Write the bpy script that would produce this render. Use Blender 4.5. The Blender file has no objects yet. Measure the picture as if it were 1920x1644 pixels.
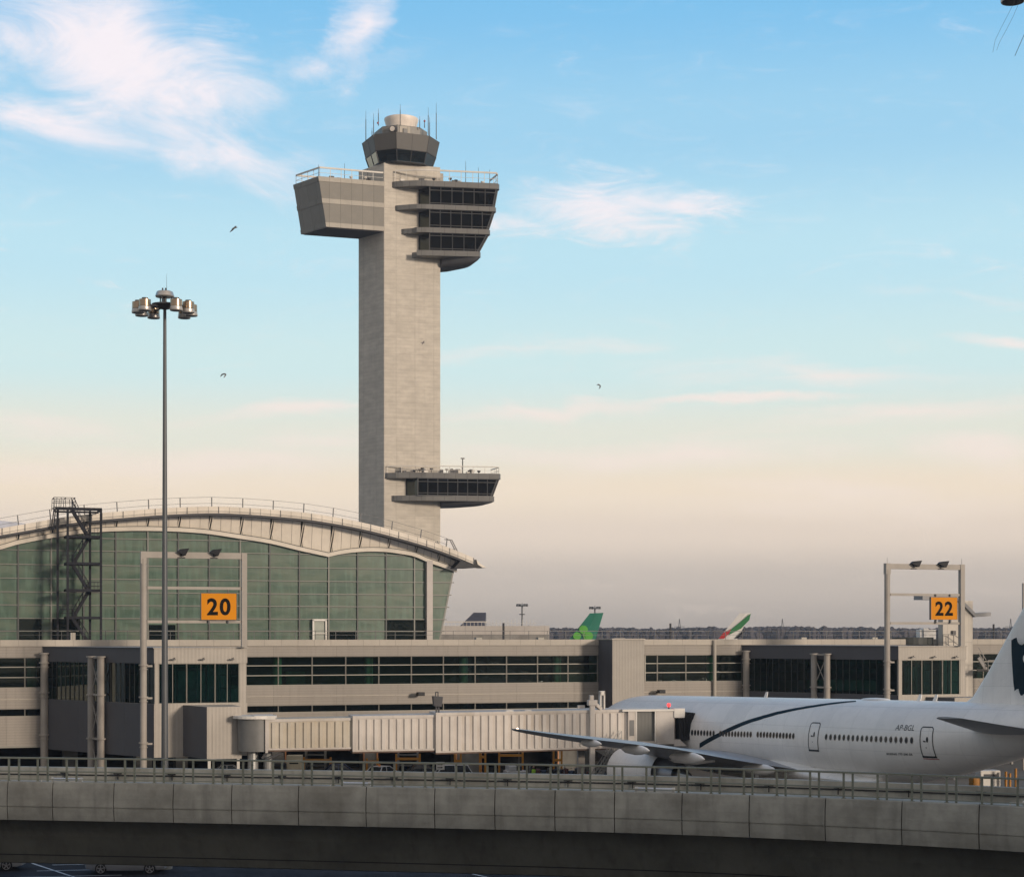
import bpy, math, random
from mathutils import Vector, Matrix
random.seed(7)
R = math.radians
F = 3300.0; HY = 1190.0; CX = 960.0; H = 13.4      # focal length and horizon in photo pixels, eye height in metres
S = bpy.context.scene
COL = S.collection
# ------------------------------------------------------------------ camera
cd = bpy.data.cameras.new('camera'); cam = bpy.data.objects.new('camera', cd); COL.objects.link(cam)
cam.location = (0, 0, H); cam.rotation_euler = (R(90), 0, 0)
cd.sensor_width = 36; cd.lens = F/1920*36; cd.shift_y = (HY-822)/1920
cd.clip_start = 0.5; cd.clip_end = 20000
S.camera = cam
S.view_settings.view_transform = 'Standard'; S.view_settings.look = 'None'
S.view_settings.gamma = 1; S.view_settings.exposure = 0.0
S.cycles.max_bounces = 6; S.cycles.transparent_max_bounces = 12
def lin(r, g, b):
    return tuple(((c/255)/12.92 if c/255 <= .04045 else ((c/255+.055)/1.055)**2.4) for c in (r, g, b)) + (1,)
# ------------------------------------------------------------------ sun
SUN_AZ = (0.72, -0.69); SUN_EL = R(10)
sl = bpy.data.lights.new('sun', 'SUN'); sun = bpy.data.objects.new('sun', sl); COL.objects.link(sun)
sl.energy = 2.7; sl.angle = R(7); sl.color = (1.0, .84, .68)
sd = Vector((SUN_AZ[0]*math.cos(SUN_EL), SUN_AZ[1]*math.cos(SUN_EL), math.sin(SUN_EL))).normalized()
sun.rotation_euler = sd.to_track_quat('Z', 'Y').to_euler()
# ------------------------------------------------------------------ world: sky and clouds
W = bpy.data.worlds.new('World'); S.world = W; W.use_nodes = True
nt = W.node_tree; nt.nodes.clear()
def nd(tree, typ, **kw):
    n = tree.nodes.new(typ)
    for k, v in kw.items(): setattr(n, k, v)
    return n
def wire(tree, sock, v):
    if hasattr(v, 'is_output') or isinstance(v, bpy.types.NodeSocket): tree.links.new(v, sock)
    else: sock.default_value = v
def mth(tree, op, a, b=0.0, c=None, clamp=False):
    n = nd(tree, 'ShaderNodeMath', operation=op, use_clamp=clamp)
    wire(tree, n.inputs[0], a); wire(tree, n.inputs[1], b)
    if c is not None: wire(tree, n.inputs[2], c)
    return n.outputs[0]
def mixc(tree, f, a, b, mode='MIX'):
    n = nd(tree, 'ShaderNodeMix', data_type='RGBA', blend_type=mode)
    wire(tree, n.inputs[0], f); wire(tree, n.inputs[6], a); wire(tree, n.inputs[7], b)
    return n.outputs[2]
def sstep(tree, v, lo, hi):
    n = nd(tree, 'ShaderNodeMapRange', interpolation_type='SMOOTHSTEP')
    wire(tree, n.inputs[0], v); n.inputs[1].default_value = lo; n.inputs[2].default_value = hi
    return n.outputs[0]
def build_world():
    tc = nd(nt, 'ShaderNodeTexCoord').outputs['Generated']
    sp = nd(nt, 'ShaderNodeSeparateXYZ'); nt.links.new(tc, sp.inputs[0])
    x, y, z = sp.outputs
    az = mth(nt, 'ARCTAN2', x, y)
    el = mth(nt, 'ARCSINE', z)
    sky = nd(nt, 'ShaderNodeTexSky', sky_type='NISHITA', sun_disc=False)
    sky.sun_elevation = SUN_EL; sky.sun_rotation = math.atan2(SUN_AZ[0], SUN_AZ[1])
    skyc = mixc(nt, 1.0, sky.outputs[0], (.12, .12, .12, 1), 'MULTIPLY')
    ramp = nd(nt, 'ShaderNodeValToRGB'); cr = ramp.color_ramp; cr.interpolation = 'EASE'
    pts = [(-.05, (110, 106, 104)), (0.0, (180, 171, 164)), (.03, (209, 196, 185)), (.058, (245, 226, 208)),
           (.082, (255, 236, 212)), (.112, (240, 240, 226)), (.15, (216, 242, 243)), (.21, (196, 235, 249)), (.28, (164, 216, 246)),
           (.35, (130, 199, 244)), (.55, (84, 146, 200)), (1.0, (62, 108, 160))]
    wire(nt, ramp.inputs[0], mth(nt, 'MULTIPLY_ADD', el, 1/1.2, .1))
    while len(cr.elements) < len(pts): cr.elements.new(.5)
    for e, (p, c) in zip(cr.elements, pts): e.position = p/1.2+.1; e.color = lin(*c)
    cols = mixc(nt, .94, skyc, ramp.outputs[0])
    # the half of the sky away from the view is dusk grey, with a warm glow round the sun
    back = sstep(nt, mth(nt, 'MULTIPLY', y, -1.0), -.55, .35)
    glow = sstep(nt, mth(nt, 'ADD', mth(nt, 'MULTIPLY', x, SUN_AZ[0]), mth(nt, 'MULTIPLY', y, SUN_AZ[1])), .35, 1.0)
    cols = mixc(nt, mth(nt, 'MULTIPLY', back, .9), cols, lin(186, 181, 177))
    cols = mixc(nt, mth(nt, 'MULTIPLY', glow, .5), cols, lin(236, 214, 192))
    # a slight blue to the right, paler to the left
    cv = nd(nt, 'ShaderNodeCombineXYZ'); wire(nt, cv.inputs[0], az); wire(nt, cv.inputs[1], el)
    def noise(sx, sy, rot, scale, detail, rough, dist, off=0.0):
        m = nd(nt, 'ShaderNodeMapping'); nt.links.new(cv.outputs[0], m.inputs[0])
        m.inputs['Location'].default_value = (off, off*.7, off); m.inputs['Rotation'].default_value = (0, 0, rot)
        m.inputs['Scale'].default_value = (sx, sy, 1)
        n = nd(nt, 'ShaderNodeTexNoise'); nt.links.new(m.outputs[0], n.inputs['Vector'])
        n.inputs['Scale'].default_value = scale; n.inputs['Detail'].default_value = detail
        n.inputs['Roughness'].default_value = rough; n.inputs['Distortion'].default_value = dist
        return n.outputs[0]
    nA = noise(1, 2.1, R(-20), 13, 12, .70, .9, 1.3)
    nB = noise(1, 3.6, R(4), 19, 12, .72, .8, 4.1)
    nC = noise(1, 9, R(0), 6, 7, .58, .3, 8.7)
    w1 = noise(1, 1.4, 0, 9, 5, .6, .3, 21.0); w2 = noise(1, 1.4, 0, 9, 5, .6, .3, 37.0)
    azw = mth(nt, 'ADD', az, mth(nt, 'MULTIPLY', mth(nt, 'SUBTRACT', w1, .5), .075)); elw = mth(nt, 'ADD', el, mth(nt, 'MULTIPLY', mth(nt, 'SUBTRACT', w2, .5), .03))
    def blob(px, py, sx, sy, rot):
        a0 = math.atan((px-CX)/F); e0 = math.atan((HY-py)/F*math.cos(a0))
        c, s = math.cos(R(rot)), math.sin(R(rot)); sx /= F; sy /= F
        da = mth(nt, 'SUBTRACT', azw, a0); de = mth(nt, 'SUBTRACT', elw, e0)
        p = mth(nt, 'ADD', mth(nt, 'MULTIPLY', da, c/sx), mth(nt, 'MULTIPLY', de, s/sx))
        q = mth(nt, 'ADD', mth(nt, 'MULTIPLY', da, -s/sy), mth(nt, 'MULTIPLY', de, c/sy))
        r = mth(nt, 'SQRT', mth(nt, 'ADD', mth(nt, 'MULTIPLY', p, p), mth(nt, 'MULTIPLY', q, q)))
        return mth(nt, 'SUBTRACT', 1.0, r, clamp=True)
    def layer(blobs, n, amp, lo, hi):
        m = None
        for b in blobs:
            o = mth(nt, 'MULTIPLY', blob(*b[:5]), b[5])
            m = o if m is None else mth(nt, 'MAXIMUM', m, o)
        v = mth(nt, 'ADD', m, mth(nt, 'MULTIPLY', mth(nt, 'SUBTRACT', n, .5), amp))
        g = sstep(nt, m, .0, .22)
        return mth(nt, 'MULTIPLY', sstep(nt, v, lo, hi), g)
    big = layer([(240, 110, 330, 165, -16, 1.5), (60, 60, 190, 90, -10, .85), (90, 225, 300, 62, -10, 1.0), (330, 190, 230, 130, -36, 1.15), (440, 290, 230, 90, -26, .85), (480, 350, 230, 34, -14, .6),
                 (655, 40, 60, 200, -8, .95), (590, 135, 230, 40, 10, .55), (400, 90, 150, 80, -10, .8), (130, 40, 260, 120, -10, .8), (-250, 120, 420, 190, -15, 1.0)], nA, 2.0, .05, 1.25)
    mid = layer([(1140, 390, 300, 90, -4, 1.3), (1280, 388, 260, 42, 0, 1.15), (960, 425, 150, 42, -4, 1.0), (1170, 325, 150, 30, -10, .62), (1800, 480, 130, 38, -22, .62),
                 (200, 540, 180, 14, 0, .35), (60, 470, 160, 30, 0, .25)], nB, 2.2, .18, 1.35)
    low = layer([(560, 775, 330, 26, 3, 1.0), (1000, 765, 320, 28, 3, 1.0), (1400, 742, 280, 15, -1, 1.1), (1560, 700, 560, 46, -4, .8), (1900, 652, 170, 22, -12, 1.0),
                 (1000, 655, 420, 34, 3, .6), (1850, 850, 220, 50, -14, 1.0), (1300, 840, 460, 60, 5, .85), (1720, 780, 460, 34, 0, .75),
                 (400, 870, 700, 70, 3, .8), (1500, 940, 700, 70, -2, .75), (1150, 850, 500, 50, 2, .9), (80, 800, 300, 40, -5, .6), (1820, 560, 260, 20, -10, .5)], nC, 1.6, .12, .95)
    # thin streaks everywhere else in the sky dome
    thin = mth(nt, 'MULTIPLY', sstep(nt, nB, .5, .85), .28)
    warm = nd(nt, 'ShaderNodeValToRGB'); wr = warm.color_ramp
    wire(nt, warm.inputs[0], mth(nt, 'MULTIPLY', el, 2.5))
    wr.elements[0].position = .12; wr.elements[0].color = lin(254, 236, 218); wr.elements[1].position = .62; wr.elements[1].color = lin(255, 246, 250)
    c1 = mixc(nt, thin, cols, warm.outputs[0])
    c2 = mixc(nt, mth(nt, 'MULTIPLY', low, .78), c1, warm.outputs[0])
    c3 = mixc(nt, mth(nt, 'MULTIPLY', mid, .85), c2, warm.outputs[0])
    c4 = mixc(nt, mth(nt, 'MULTIPLY', big, .95), c3, warm.outputs[0])
    bg = nd(nt, 'ShaderNodeBackground'); bg.inputs[1].default_value = 1.0
    nt.links.new(c4, bg.inputs[0])
    out = nd(nt, 'ShaderNodeOutputWorld'); nt.links.new(bg.outputs[0], out.inputs[0])
build_world()

# ------------------------------------------------------------------ materials
MATS = {}
def mat(name, col, rough=.6, metal=0.0, var=.12, vscale=.6, bump=0.0, bscale=8, stretch=(1, 1, 1), dirt=None, emit=None, estr=1.0,
        panel=None, streak=0.0, spec=.5, stripe=None):
    """procedural material; panel = (u axis, v axis, width, height, line width, depth) joints on a surface; stripe = (axis, pitch, strength) ribs"""
    if name in MATS: return MATS[name]
    m = bpy.data.materials.new(name); m.use_nodes = True; t = m.node_tree
    bs = t.nodes['Principled BSDF']; bs.inputs['Roughness'].default_value = rough; bs.inputs['Metallic'].default_value = metal
    bs.inputs['Specular IOR Level'].default_value = spec
    tc = nd(t, 'ShaderNodeTexCoord').outputs['Object']
    mp = nd(t, 'ShaderNodeMapping'); t.links.new(tc, mp.inputs[0]); mp.inputs['Scale'].default_value = stretch
    n = nd(t, 'ShaderNodeTexNoise'); t.links.new(mp.outputs[0], n.inputs['Vector']); n.inputs['Scale'].default_value = vscale
    n.inputs['Detail'].default_value = 8; n.inputs['Roughness'].default_value = .62
    c = lin(*col) if max(col) > 1 else tuple(col)+(1,)
    lo = tuple(v*(1-var*2.2) for v in c[:3])+(1,); hi = tuple(min(1, v*(1+var*2.2)) for v in c[:3])+(1,)
    res = mixc(t, sstep(t, n.outputs[0], .2, .8), lo, hi)
    if dirt:
        n2 = nd(t, 'ShaderNodeTexNoise'); t.links.new(mp.outputs[0], n2.inputs['Vector']); n2.inputs['Scale'].default_value = vscale*.35
        n2.inputs['Detail'].default_value = 6; n2.inputs['Distortion'].default_value = .6
        res = mixc(t, mth(t, 'MULTIPLY', sstep(t, n2.outputs[0], .42, .72), dirt[1]), res, lin(*dirt[0]))
    if streak:
        m3 = nd(t, 'ShaderNodeMapping'); t.links.new(tc, m3.inputs[0]); m3.inputs['Scale'].default_value = (2.2, 2.2, .12)
        n3 = nd(t, 'ShaderNodeTexNoise'); t.links.new(m3.outputs[0], n3.inputs['Vector']); n3.inputs['Scale'].default_value = 1.1; n3.inputs['Detail'].default_value = 7
        res = mixc(t, mth(t, 'MULTIPLY', sstep(t, n3.outputs[0], .48, .8), streak), res, tuple(v*.45 for v in c[:3])+(1,))
    h = None
    if panel or stripe: sx = nd(t, 'ShaderNodeSeparateXYZ'); t.links.new(tc, sx.inputs[0])
    if panel:
        au, av, pw, ph, lw, dk = panel
        def line(ax, per, w):
            f = mth(t, 'FRACT', mth(t, 'DIVIDE', mth(t, 'ADD', sx.outputs[ax], 500.37), per))
            d = mth(t, 'ABSOLUTE', mth(t, 'SUBTRACT', f, .5))
            return sstep(t, d, .5-w/per, .5-w/per*.4)
        L = mth(t, 'MAXIMUM', line(av, ph, lw), line(au, pw, lw)) if pw else line(av, ph, lw)
        res = mixc(t, mth(t, 'MULTIPLY', L, dk), res, tuple(v*.35 for v in c[:3])+(1,))
        # each panel a touch lighter or darker
        cell = nd(t, 'ShaderNodeCombineXYZ')
        wire(t, cell.inputs[0], mth(t, 'FLOOR', mth(t, 'DIVIDE', mth(t, 'ADD', sx.outputs[av], 500.37+ph*.0), ph)))
        if pw: wire(t, cell.inputs[1], mth(t, 'FLOOR', mth(t, 'DIVIDE', mth(t, 'ADD', sx.outputs[au], 500.37), pw)))
        wn = nd(t, 'ShaderNodeTexWhiteNoise'); wn.noise_dimensions = '3D'; t.links.new(cell.outputs[0], wn.inputs[0])
        res = mixc(t, mth(t, 'MULTIPLY', wn.outputs[0], .16), res, tuple(v*.55 for v in c[:3])+(1,))
        h = mth(t, 'MULTIPLY', L, -1.0)
    if stripe:
        ax, pit, k = stripe
        w = mth(t, 'SINE', mth(t, 'MULTIPLY', sx.outputs[ax], 2*math.pi/pit))
        res = mixc(t, mth(t, 'MULTIPLY', sstep(t, w, .3, .95), k), res, tuple(v*.4 for v in c[:3])+(1,))
        h = mth(t, 'MULTIPLY', w, .5) if h is None else h
    t.links.new(res, bs.inputs['Base Color'])
    if bump or h is not None:
        nb = nd(t, 'ShaderNodeTexNoise'); t.links.new(tc, nb.inputs['Vector']); nb.inputs['Scale'].default_value = bscale; nb.inputs['Detail'].default_value = 6
        hh = nb.outputs[0] if h is None else mth(t, 'ADD', mth(t, 'MULTIPLY', nb.outputs[0], bump), h)
        b = nd(t, 'ShaderNodeBump'); b.inputs['Strength'].default_value = bump if h is None else .35; b.inputs['Distance'].default_value = .03
        t.links.new(hh, b.inputs['Height']); t.links.new(b.outputs[0], bs.inputs['Normal'])
    rv = nd(t, 'ShaderNodeMapRange'); t.links.new(n.outputs[0], rv.inputs[0]); rv.inputs[3].default_value = max(0.03, rough-.1); rv.inputs[4].default_value = min(1, rough+.12)
    t.links.new(rv.outputs[0], bs.inputs['Roughness'])
    if emit:
        bs.inputs['Emission Color'].default_value = lin(*emit); bs.inputs['Emission Strength'].default_value = estr
    MATS[name] = m; return m
def pillow(t, tc, nz, pil):
    """each pane of toughened glass bellies a little"""
    x0, px_, z0, pz_, k = pil
    sx = nd(t, 'ShaderNodeSeparateXYZ'); t.links.new(tc, sx.inputs[0])
    f = lambda ax, o, p: mth(t, 'SINE', mth(t, 'MULTIPLY', mth(t, 'FRACT', mth(t, 'DIVIDE', mth(t, 'SUBTRACT', sx.outputs[ax], o-500*p), p)), math.pi))
    return mth(t, 'ADD', mth(t, 'MULTIPLY', mth(t, 'MULTIPLY', f(0, x0, px_), f(2, z0, pz_)), k), nz)
def glass(name, tint, trans=.75, wav=.02, wscale=.5, rough=.03, refl=1.0, veil=.35, pil=None):
    if name in MATS: return MATS[name]
    m = bpy.data.materials.new(name); m.use_nodes = True; t = m.node_tree; t.nodes.clear()
    tr = nd(t, 'ShaderNodeBsdfTransparent'); tr.inputs[0].default_value = tuple(tint)+(1,)
    gl = nd(t, 'ShaderNodeBsdfGlossy'); gl.inputs['Roughness'].default_value = rough; gl.inputs['Color'].default_value = (.75*refl, .85*refl, .8*refl, 1)
    df = nd(t, 'ShaderNodeBsdfDiffuse'); df.inputs[0].default_value = tuple(v*veil for v in tint)+(1,)
    fr = nd(t, 'ShaderNodeFresnel'); fr.inputs[0].default_value = 1.42
    tc = nd(t, 'ShaderNodeTexCoord').outputs['Object']
    n = nd(t, 'ShaderNodeTexNoise'); t.links.new(tc, n.inputs['Vector']); n.inputs['Scale'].default_value = wscale; n.inputs['Detail'].default_value = 2
    b = nd(t, 'ShaderNodeBump'); b.inputs['Strength'].default_value = 1.0; b.inputs['Distance'].default_value = wav; t.links.new(pillow(t, tc, n.outputs[0], pil) if pil else n.outputs[0], b.inputs['Height'])
    t.links.new(b.outputs[0], gl.inputs['Normal'])
    m1 = nd(t, 'ShaderNodeMixShader'); m1.inputs[0].default_value = trans; t.links.new(df.outputs[0], m1.inputs[1]); t.links.new(tr.outputs[0], m1.inputs[2])
    m2 = nd(t, 'ShaderNodeMixShader'); t.links.new(fr.outputs[0], m2.inputs[0]); t.links.new(m1.outputs[0], m2.inputs[1]); t.links.new(gl.outputs[0], m2.inputs[2])
    o = nd(t, 'ShaderNodeOutputMaterial'); t.links.new(m2.outputs[0], o.inputs[0])
    MATS[name] = m; return m

# ------------------------------------------------------------------ mesh helpers
class MB:
    def __init__(s): s.v = []; s.f = []
    def add(s, vs, fs):
        k = len(s.v); s.v += [tuple(p) for p in vs]; s.f += [tuple(i+k for i in f) for f in fs]; return s
    def box(s, x0, x1, y0, y1, z0, z1):
        if x0 > x1: x0, x1 = x1, x0
        if y0 > y1: y0, y1 = y1, y0
        if z0 > z1: z0, z1 = z1, z0
        return s.add([(x0,y0,z0),(x1,y0,z0),(x1,y1,z0),(x0,y1,z0),(x0,y0,z1),(x1,y0,z1),(x1,y1,z1),(x0,y1,z1)],
                     [(3,2,1,0),(4,5,6,7),(0,1,5,4),(1,2,6,5),(2,3,7,6),(3,0,4,7)])
    def beam(s, p, q, w, h=None, up=(0,0,1)):
        p = Vector(p); q = Vector(q); h = h or w; d = (q-p)
        if d.length < 1e-6: return s
        d.normalize(); up = Vector(up)
        a = d.cross(up)
        if a.length < 1e-3: a = d.cross(Vector((1,0,0)))
        a.normalize(); b = a.cross(d).normalized(); a *= w/2; b *= h/2
        c = [(-1,-1),(1,-1),(1,1),(-1,1)]
        return s.add([p+a*i+b*j for i,j in c]+[q+a*i+b*j for i,j in c], [(0,1,2,3)[::-1],(4,5,6,7)]+[(i,(i+1)%4,(i+1)%4+4,i+4) for i in range(4)])
    def loft(s, rings, caps=True, closed=True):
        k = len(rings[0]); vs = [p for r in rings for p in r]; fs = []
        for i in range(len(rings)-1):
            for j in range(k if closed else k-1):
                a, b = i*k+j, i*k+(j+1)%k; fs.append((a, b, b+k, a+k))
        if caps and closed: fs.append(tuple(range(k))[::-1]); fs.append(tuple(range((len(rings)-1)*k, len(rings)*k)))
        return s.add(vs, fs)
    def prism(s, poly, z0, z1, poly2=None):
        p2 = poly2 or poly
        return s.loft([[(x,y,z0) for x,y in poly], [(x,y,z1) for x,y in p2]])
    def cyl(s, p, q, r0, r1=None, n=12):
        p = Vector(p); q = Vector(q); r1 = r0 if r1 is None else r1; d = (q-p).normalized()
        a = d.cross(Vector((0,0,1)));  a = Vector((1,0,0)) if a.length < 1e-3 else a.normalized(); b = d.cross(a)
        ring = lambda c, r: [c+(a*math.cos(2*math.pi*i/n)+b*math.sin(2*math.pi*i/n))*r for i in range(n)]
        return s.loft([ring(p, r0), ring(q, r1)])
    def tube(s, pts, r, n=6):
        for a, b in zip(pts[:-1], pts[1:]): s.cyl(a, b, r, n=n)
        return s
    def lathe(s, prof, c=(0,0,0), n=20, axis='z'):
        rings = []
        for r, z in prof:
            ring = []
            for i in range(n):
                a = 2*math.pi*i/n
                ring.append((c[0]+r*math.cos(a), c[1]+r*math.sin(a), c[2]+z) if axis == 'z' else (c[0]+z, c[1]+r*math.cos(a), c[2]+r*math.sin(a)) if axis == 'x'
                            else (c[0]+r*math.cos(a), c[1]+z, c[2]+r*math.sin(a)))
            rings.append(ring)
        return s.loft(rings)
    def sphere(s, c, r, n=10, sc=(1,1,1)):
        prof = [(max(.001, r*math.sin(math.pi*i/n)), -r*math.cos(math.pi*i/n)) for i in range(n+1)]
        rings = [[(c[0]+q*math.cos(2*math.pi*j/(n+2))*sc[0], c[1]+q*math.sin(2*math.pi*j/(n+2))*sc[1], c[2]+z*sc[2]) for j in range(n+2)] for q, z in prof]
        return s.loft(rings)
    def build(s, name, m, parent=None, smooth=False, loc=None, bevel=0):
        me = bpy.data.meshes.new(name); me.from_pydata(s.v, [], s.f); me.validate(); me.update()
        me.materials.append(m)
        if smooth:
            me.polygons.foreach_set('use_smooth', [True]*len(me.polygons))
            try: me.set_sharp_from_angle(angle=R(38))
            except Exception: pass
        import bmesh
        bm = bmesh.new(); bm.from_mesh(me); bmesh.ops.recalc_face_normals(bm, faces=bm.faces)
        bm.to_mesh(me); bm.free()
        if smooth:
            try: me.set_sharp_from_angle(angle=R(38))
            except Exception: pass
        o = bpy.data.objects.new(name, me); COL.objects.link(o)
        if parent: o.parent = parent
        if loc: o.location = loc
        if bevel:
            b = o.modifiers.new('bevel', 'BEVEL'); b.width = bevel; b.segments = 2; b.limit_method = 'ANGLE'
        return o
def tag(o, label=None, cat=None, group=None, kind=None):
    if label: o['label'] = label
    if cat: o['category'] = cat
    if group: o['group'] = group
    if kind: o['kind'] = kind
    return o
def empty(name, loc=(0,0,0), rz=0.0, label=None, cat=None, group=None):
    o = bpy.data.objects.new(name, None); COL.objects.link(o); o.location = loc; o.rotation_euler = (0,0,rz); o.empty_display_size = .5
    return tag(o, label, cat, group)
def kids(o): return [c for c in bpy.data.objects if c.parent == o]
def copy_tree(o, parent=None):
    c = o.copy(); COL.objects.link(c)
    if parent: c.parent = parent
    for ch in kids(o): copy_tree(ch, c)
    return c
def at(px, py, Y): return Vector(((px-CX)/F*Y, Y, H-(py-HY)/F*Y))
def interp(pts, x):
    if x <= pts[0][0]: return pts[0][1]
    for (a, b), (c, d) in zip(pts, pts[1:]):
        if x <= c: return b+(d-b)*(x-a)/(c-a)
    return pts[-1][1]
def smooth_interp(pts, x):
    n = len(pts)
    if x <= pts[0][0]: return pts[0][1]
    if x >= pts[-1][0]: return pts[-1][1]
    for i in range(n-1):
        if x <= pts[i+1][0]: break
    x0, y0 = pts[i]; x1, y1 = pts[i+1]
    m0 = (y1-pts[i-1][1])/(x1-pts[i-1][0]) if i > 0 else (y1-y0)/(x1-x0)
    m1 = (pts[i+2][1]-y0)/(pts[i+2][0]-x0) if i+2 < n else (y1-y0)/(x1-x0)
    h = x1-x0; t = (x-x0)/h
    return (2*t**3-3*t**2+1)*y0+(t**3-2*t**2+t)*h*m0+(-2*t**3+3*t**2)*y1+(t**3-t**2)*h*m1
class Fr:
    """a vertical plane standing in the place: t runs along it, v away from the viewer's side"""
    def __init__(s, ox, oy, ang): s.o = (ox, oy); s.a = ang; s.e = (math.cos(ang), math.sin(ang)); s.n = (-math.sin(ang), math.cos(ang))
    def t(s, px, v=0.0):
        u = (px-CX)/F; ox = s.o[0]+s.n[0]*v; oy = s.o[1]+s.n[1]*v
        return (u*oy-ox)/(s.e[0]-u*s.e[1])
    def Y(s, t, v=0.0): return s.o[1]+s.e[1]*t+s.n[1]*v
    def z(s, px, py, v=0.0): return H-(py-HY)/F*s.Y(s.t(px, v), v)
    def w(s, t, v, z): return Vector((s.o[0]+s.e[0]*t+s.n[0]*v, s.o[1]+s.e[1]*t+s.n[1]*v, z))
    def loc(s, X, Y): dx, dy = X-s.o[0], Y-s.o[1]; return (dx*s.e[0]+dy*s.e[1], dx*s.n[0]+dy*s.n[1])
    def pt(s, px, py, v=0.0): return (s.t(px, v), v, s.z(px, py, v))
    def root(s, name, *a): return empty(name, (s.o[0], s.o[1], 0), s.a, *a)
def window(parent, bl, br, tr, tl, fm, gm, bar=.09, dep=.12, vdiv=0, hdiv=(), thin=None):
    """one window: a frame of bars round a quad, its pane a child"""
    bl, br, tr, tl = map(Vector, (bl, br, tr, tl)); n = (br-bl).cross(tl-bl).normalized(); thin = thin or bar*.7
    f = MB()
    for p, q in ((bl, br), (tl, tr)): f.beam(p, q, dep, bar, up=(tl-bl))
    for p, q in ((bl, tl), (br, tr)): f.beam(p, q, dep*.93, bar, up=(br-bl))
    for k in range(1, vdiv+1):
        s_ = k/(vdiv+1); f.beam(bl.lerp(br, s_), tl.lerp(tr, s_), dep*.8, thin, up=(br-bl))
    for s_ in hdiv: f.beam(bl.lerp(tl, s_), br.lerp(tr, s_), dep*.87, thin, up=(tl-bl))
    o = f.build('window', fm, parent)
    g = MB().add([bl-n*.02, br-n*.02, tr-n*.02, tl-n*.02], [(0,1,2,3)])
    g.build('pane', gm, o)
    return o
def text_geo(txt, bold=0.0, ext=0.0):
    cu = bpy.data.curves.new('lettering', 'FONT'); cu.body = txt; cu.offset = bold; cu.extrude = ext; cu.resolution_u = 5
    ob = bpy.data.objects.new('lettering', cu); COL.objects.link(ob); bpy.context.view_layer.update()
    me = ob.evaluated_get(bpy.context.evaluated_depsgraph_get()).to_mesh()
    vs = [v.co.copy() for v in me.vertices]; fs = [tuple(p.vertices) for p in me.polygons]
    bpy.data.objects.remove(ob); bpy.data.curves.remove(cu)
    x0 = min(v.x for v in vs); x1 = max(v.x for v in vs); y0 = min(v.y for v in vs); y1 = max(v.y for v in vs)
    return [((v.x-x0)/(x1-x0), (v.y-y0)/(y1-y0), v.z) for v in vs], fs
# ------------------------------------------------------------------ palette
M_conc = mat('tower_concrete', (.56, .51, .435), .85, var=.07, vscale=.5, bump=.3, bscale=3, panel=(0, 2, 3.2, 2.64, .05, .34), stripe=(2, .66, .10), streak=.16, stretch=(1, 1, 2.2))
M_concs = mat('tower_concrete_side', (.56, .51, .435), .85, var=.07, vscale=.5, bump=.3, bscale=3, panel=(1, 2, 3.2, 2.64, .05, .34), stripe=(2, .66, .10), streak=.16, stretch=(1, 1, 2.2))
M_pod = mat('pod_cladding', (.215, .20, .172), .6, var=.05, panel=(0, 2, 1.84, 50, .05, .6))
M_pods = mat('pod_cladding_side', (.215, .20, .172), .6, var=.05, panel=(1, 2, 2.3, 50, .05, .6))
M_podlight = mat('pod_light_band', (.40, .365, .31), .6, var=.05, panel=(0, 2, 1.84, 50, .05, .6))
M_slab = mat('slab_edge_metal', (.15, .145, .135), .5, var=.06, panel=(0, 2, 1.84, 50, .06, .7))
M_dark = mat('dark_metal', (.045, .045, .05), .5, var=.15)
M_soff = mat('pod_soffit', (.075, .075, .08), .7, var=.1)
M_black = mat('black_rubber', (.012, .012, .014), .6, var=.1)
M_mull = mat('mullion_grey', (.075, .075, .075), .45, metal=.3, var=.05)
M_mulld = mat('mullion_dark', (.05, .05, .052), .45, metal=.2, var=.05)
M_rail = mat('white_rail', (.62, .58, .52), .5, var=.05)
M_white = mat('white_paint', (.66, .63, .58), .5, var=.05, dirt=((120, 112, 100), .25))
M_radome = mat('radome_shell', (.78, .70, .62), .45, var=.06, vscale=.8)
M_tglass = glass('tower_glass', (.02, .022, .03), .4, .004, .3, .03, .22, .2)
M_tglass2 = glass('tower_flank_glass', (.012, .013, .016), .3, .004, .3, .05, .10)
M_cabglass = glass('cab_glass', (.42, .55, .62), .95, .004, .3, .02, .5)
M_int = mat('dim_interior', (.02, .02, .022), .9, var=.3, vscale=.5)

# ================================================================== GROUND
def sheet(name, pts, z, m):
    return tag(MB().add([(x, y, z) for x, y in pts], [tuple(range(len(pts)))]).build(name, m), kind='structure')
M_apron = mat('apron_concrete', (.12, .116, .108), .9, var=.12, vscale=.05, bump=.4, bscale=3, panel=(0, 1, 7.5, 7.5, .06, .5), dirt=((50, 48, 46), .5))
M_asph = mat('lot_asphalt', (.045, .047, .055), .97, var=.2, vscale=.5, bump=.5, bscale=30, spec=.05, dirt=((34, 36, 40), .4))
M_line = mat('line_paint', (.62, .64, .66), .7, var=.12, vscale=3)
sheet('ground', [(-6000,-400),(6000,-400),(6000,9000),(-6000,9000)], 0, M_apron)
sheet('parking_lot', [(-90,40),(60,40),(60,112),(-90,112)], .004, M_asph)
ml = MB()
def gline(p, q, w=.12, z=.008):
    p = Vector((*p, z)); q = Vector((*q, z)); d = (q-p).normalized(); s = Vector((-d.y, d.x, 0))*w/2
    ml.add([p-s, q-s, q+s, p+s], [(0,1,2,3)])
gline((-28.6, 104.0), (-22.6, 95.0), .13)
for k in range(-3, 4):
    gline((-27.0+k*.2, 100.0+k*2.6), (-21.6+k*.2, 100.9+k*2.6)) ; gline((-34.5+k*.2, 99.2+k*2.6), (-29.4+k*.2, 99.9+k*2.6))
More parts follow.
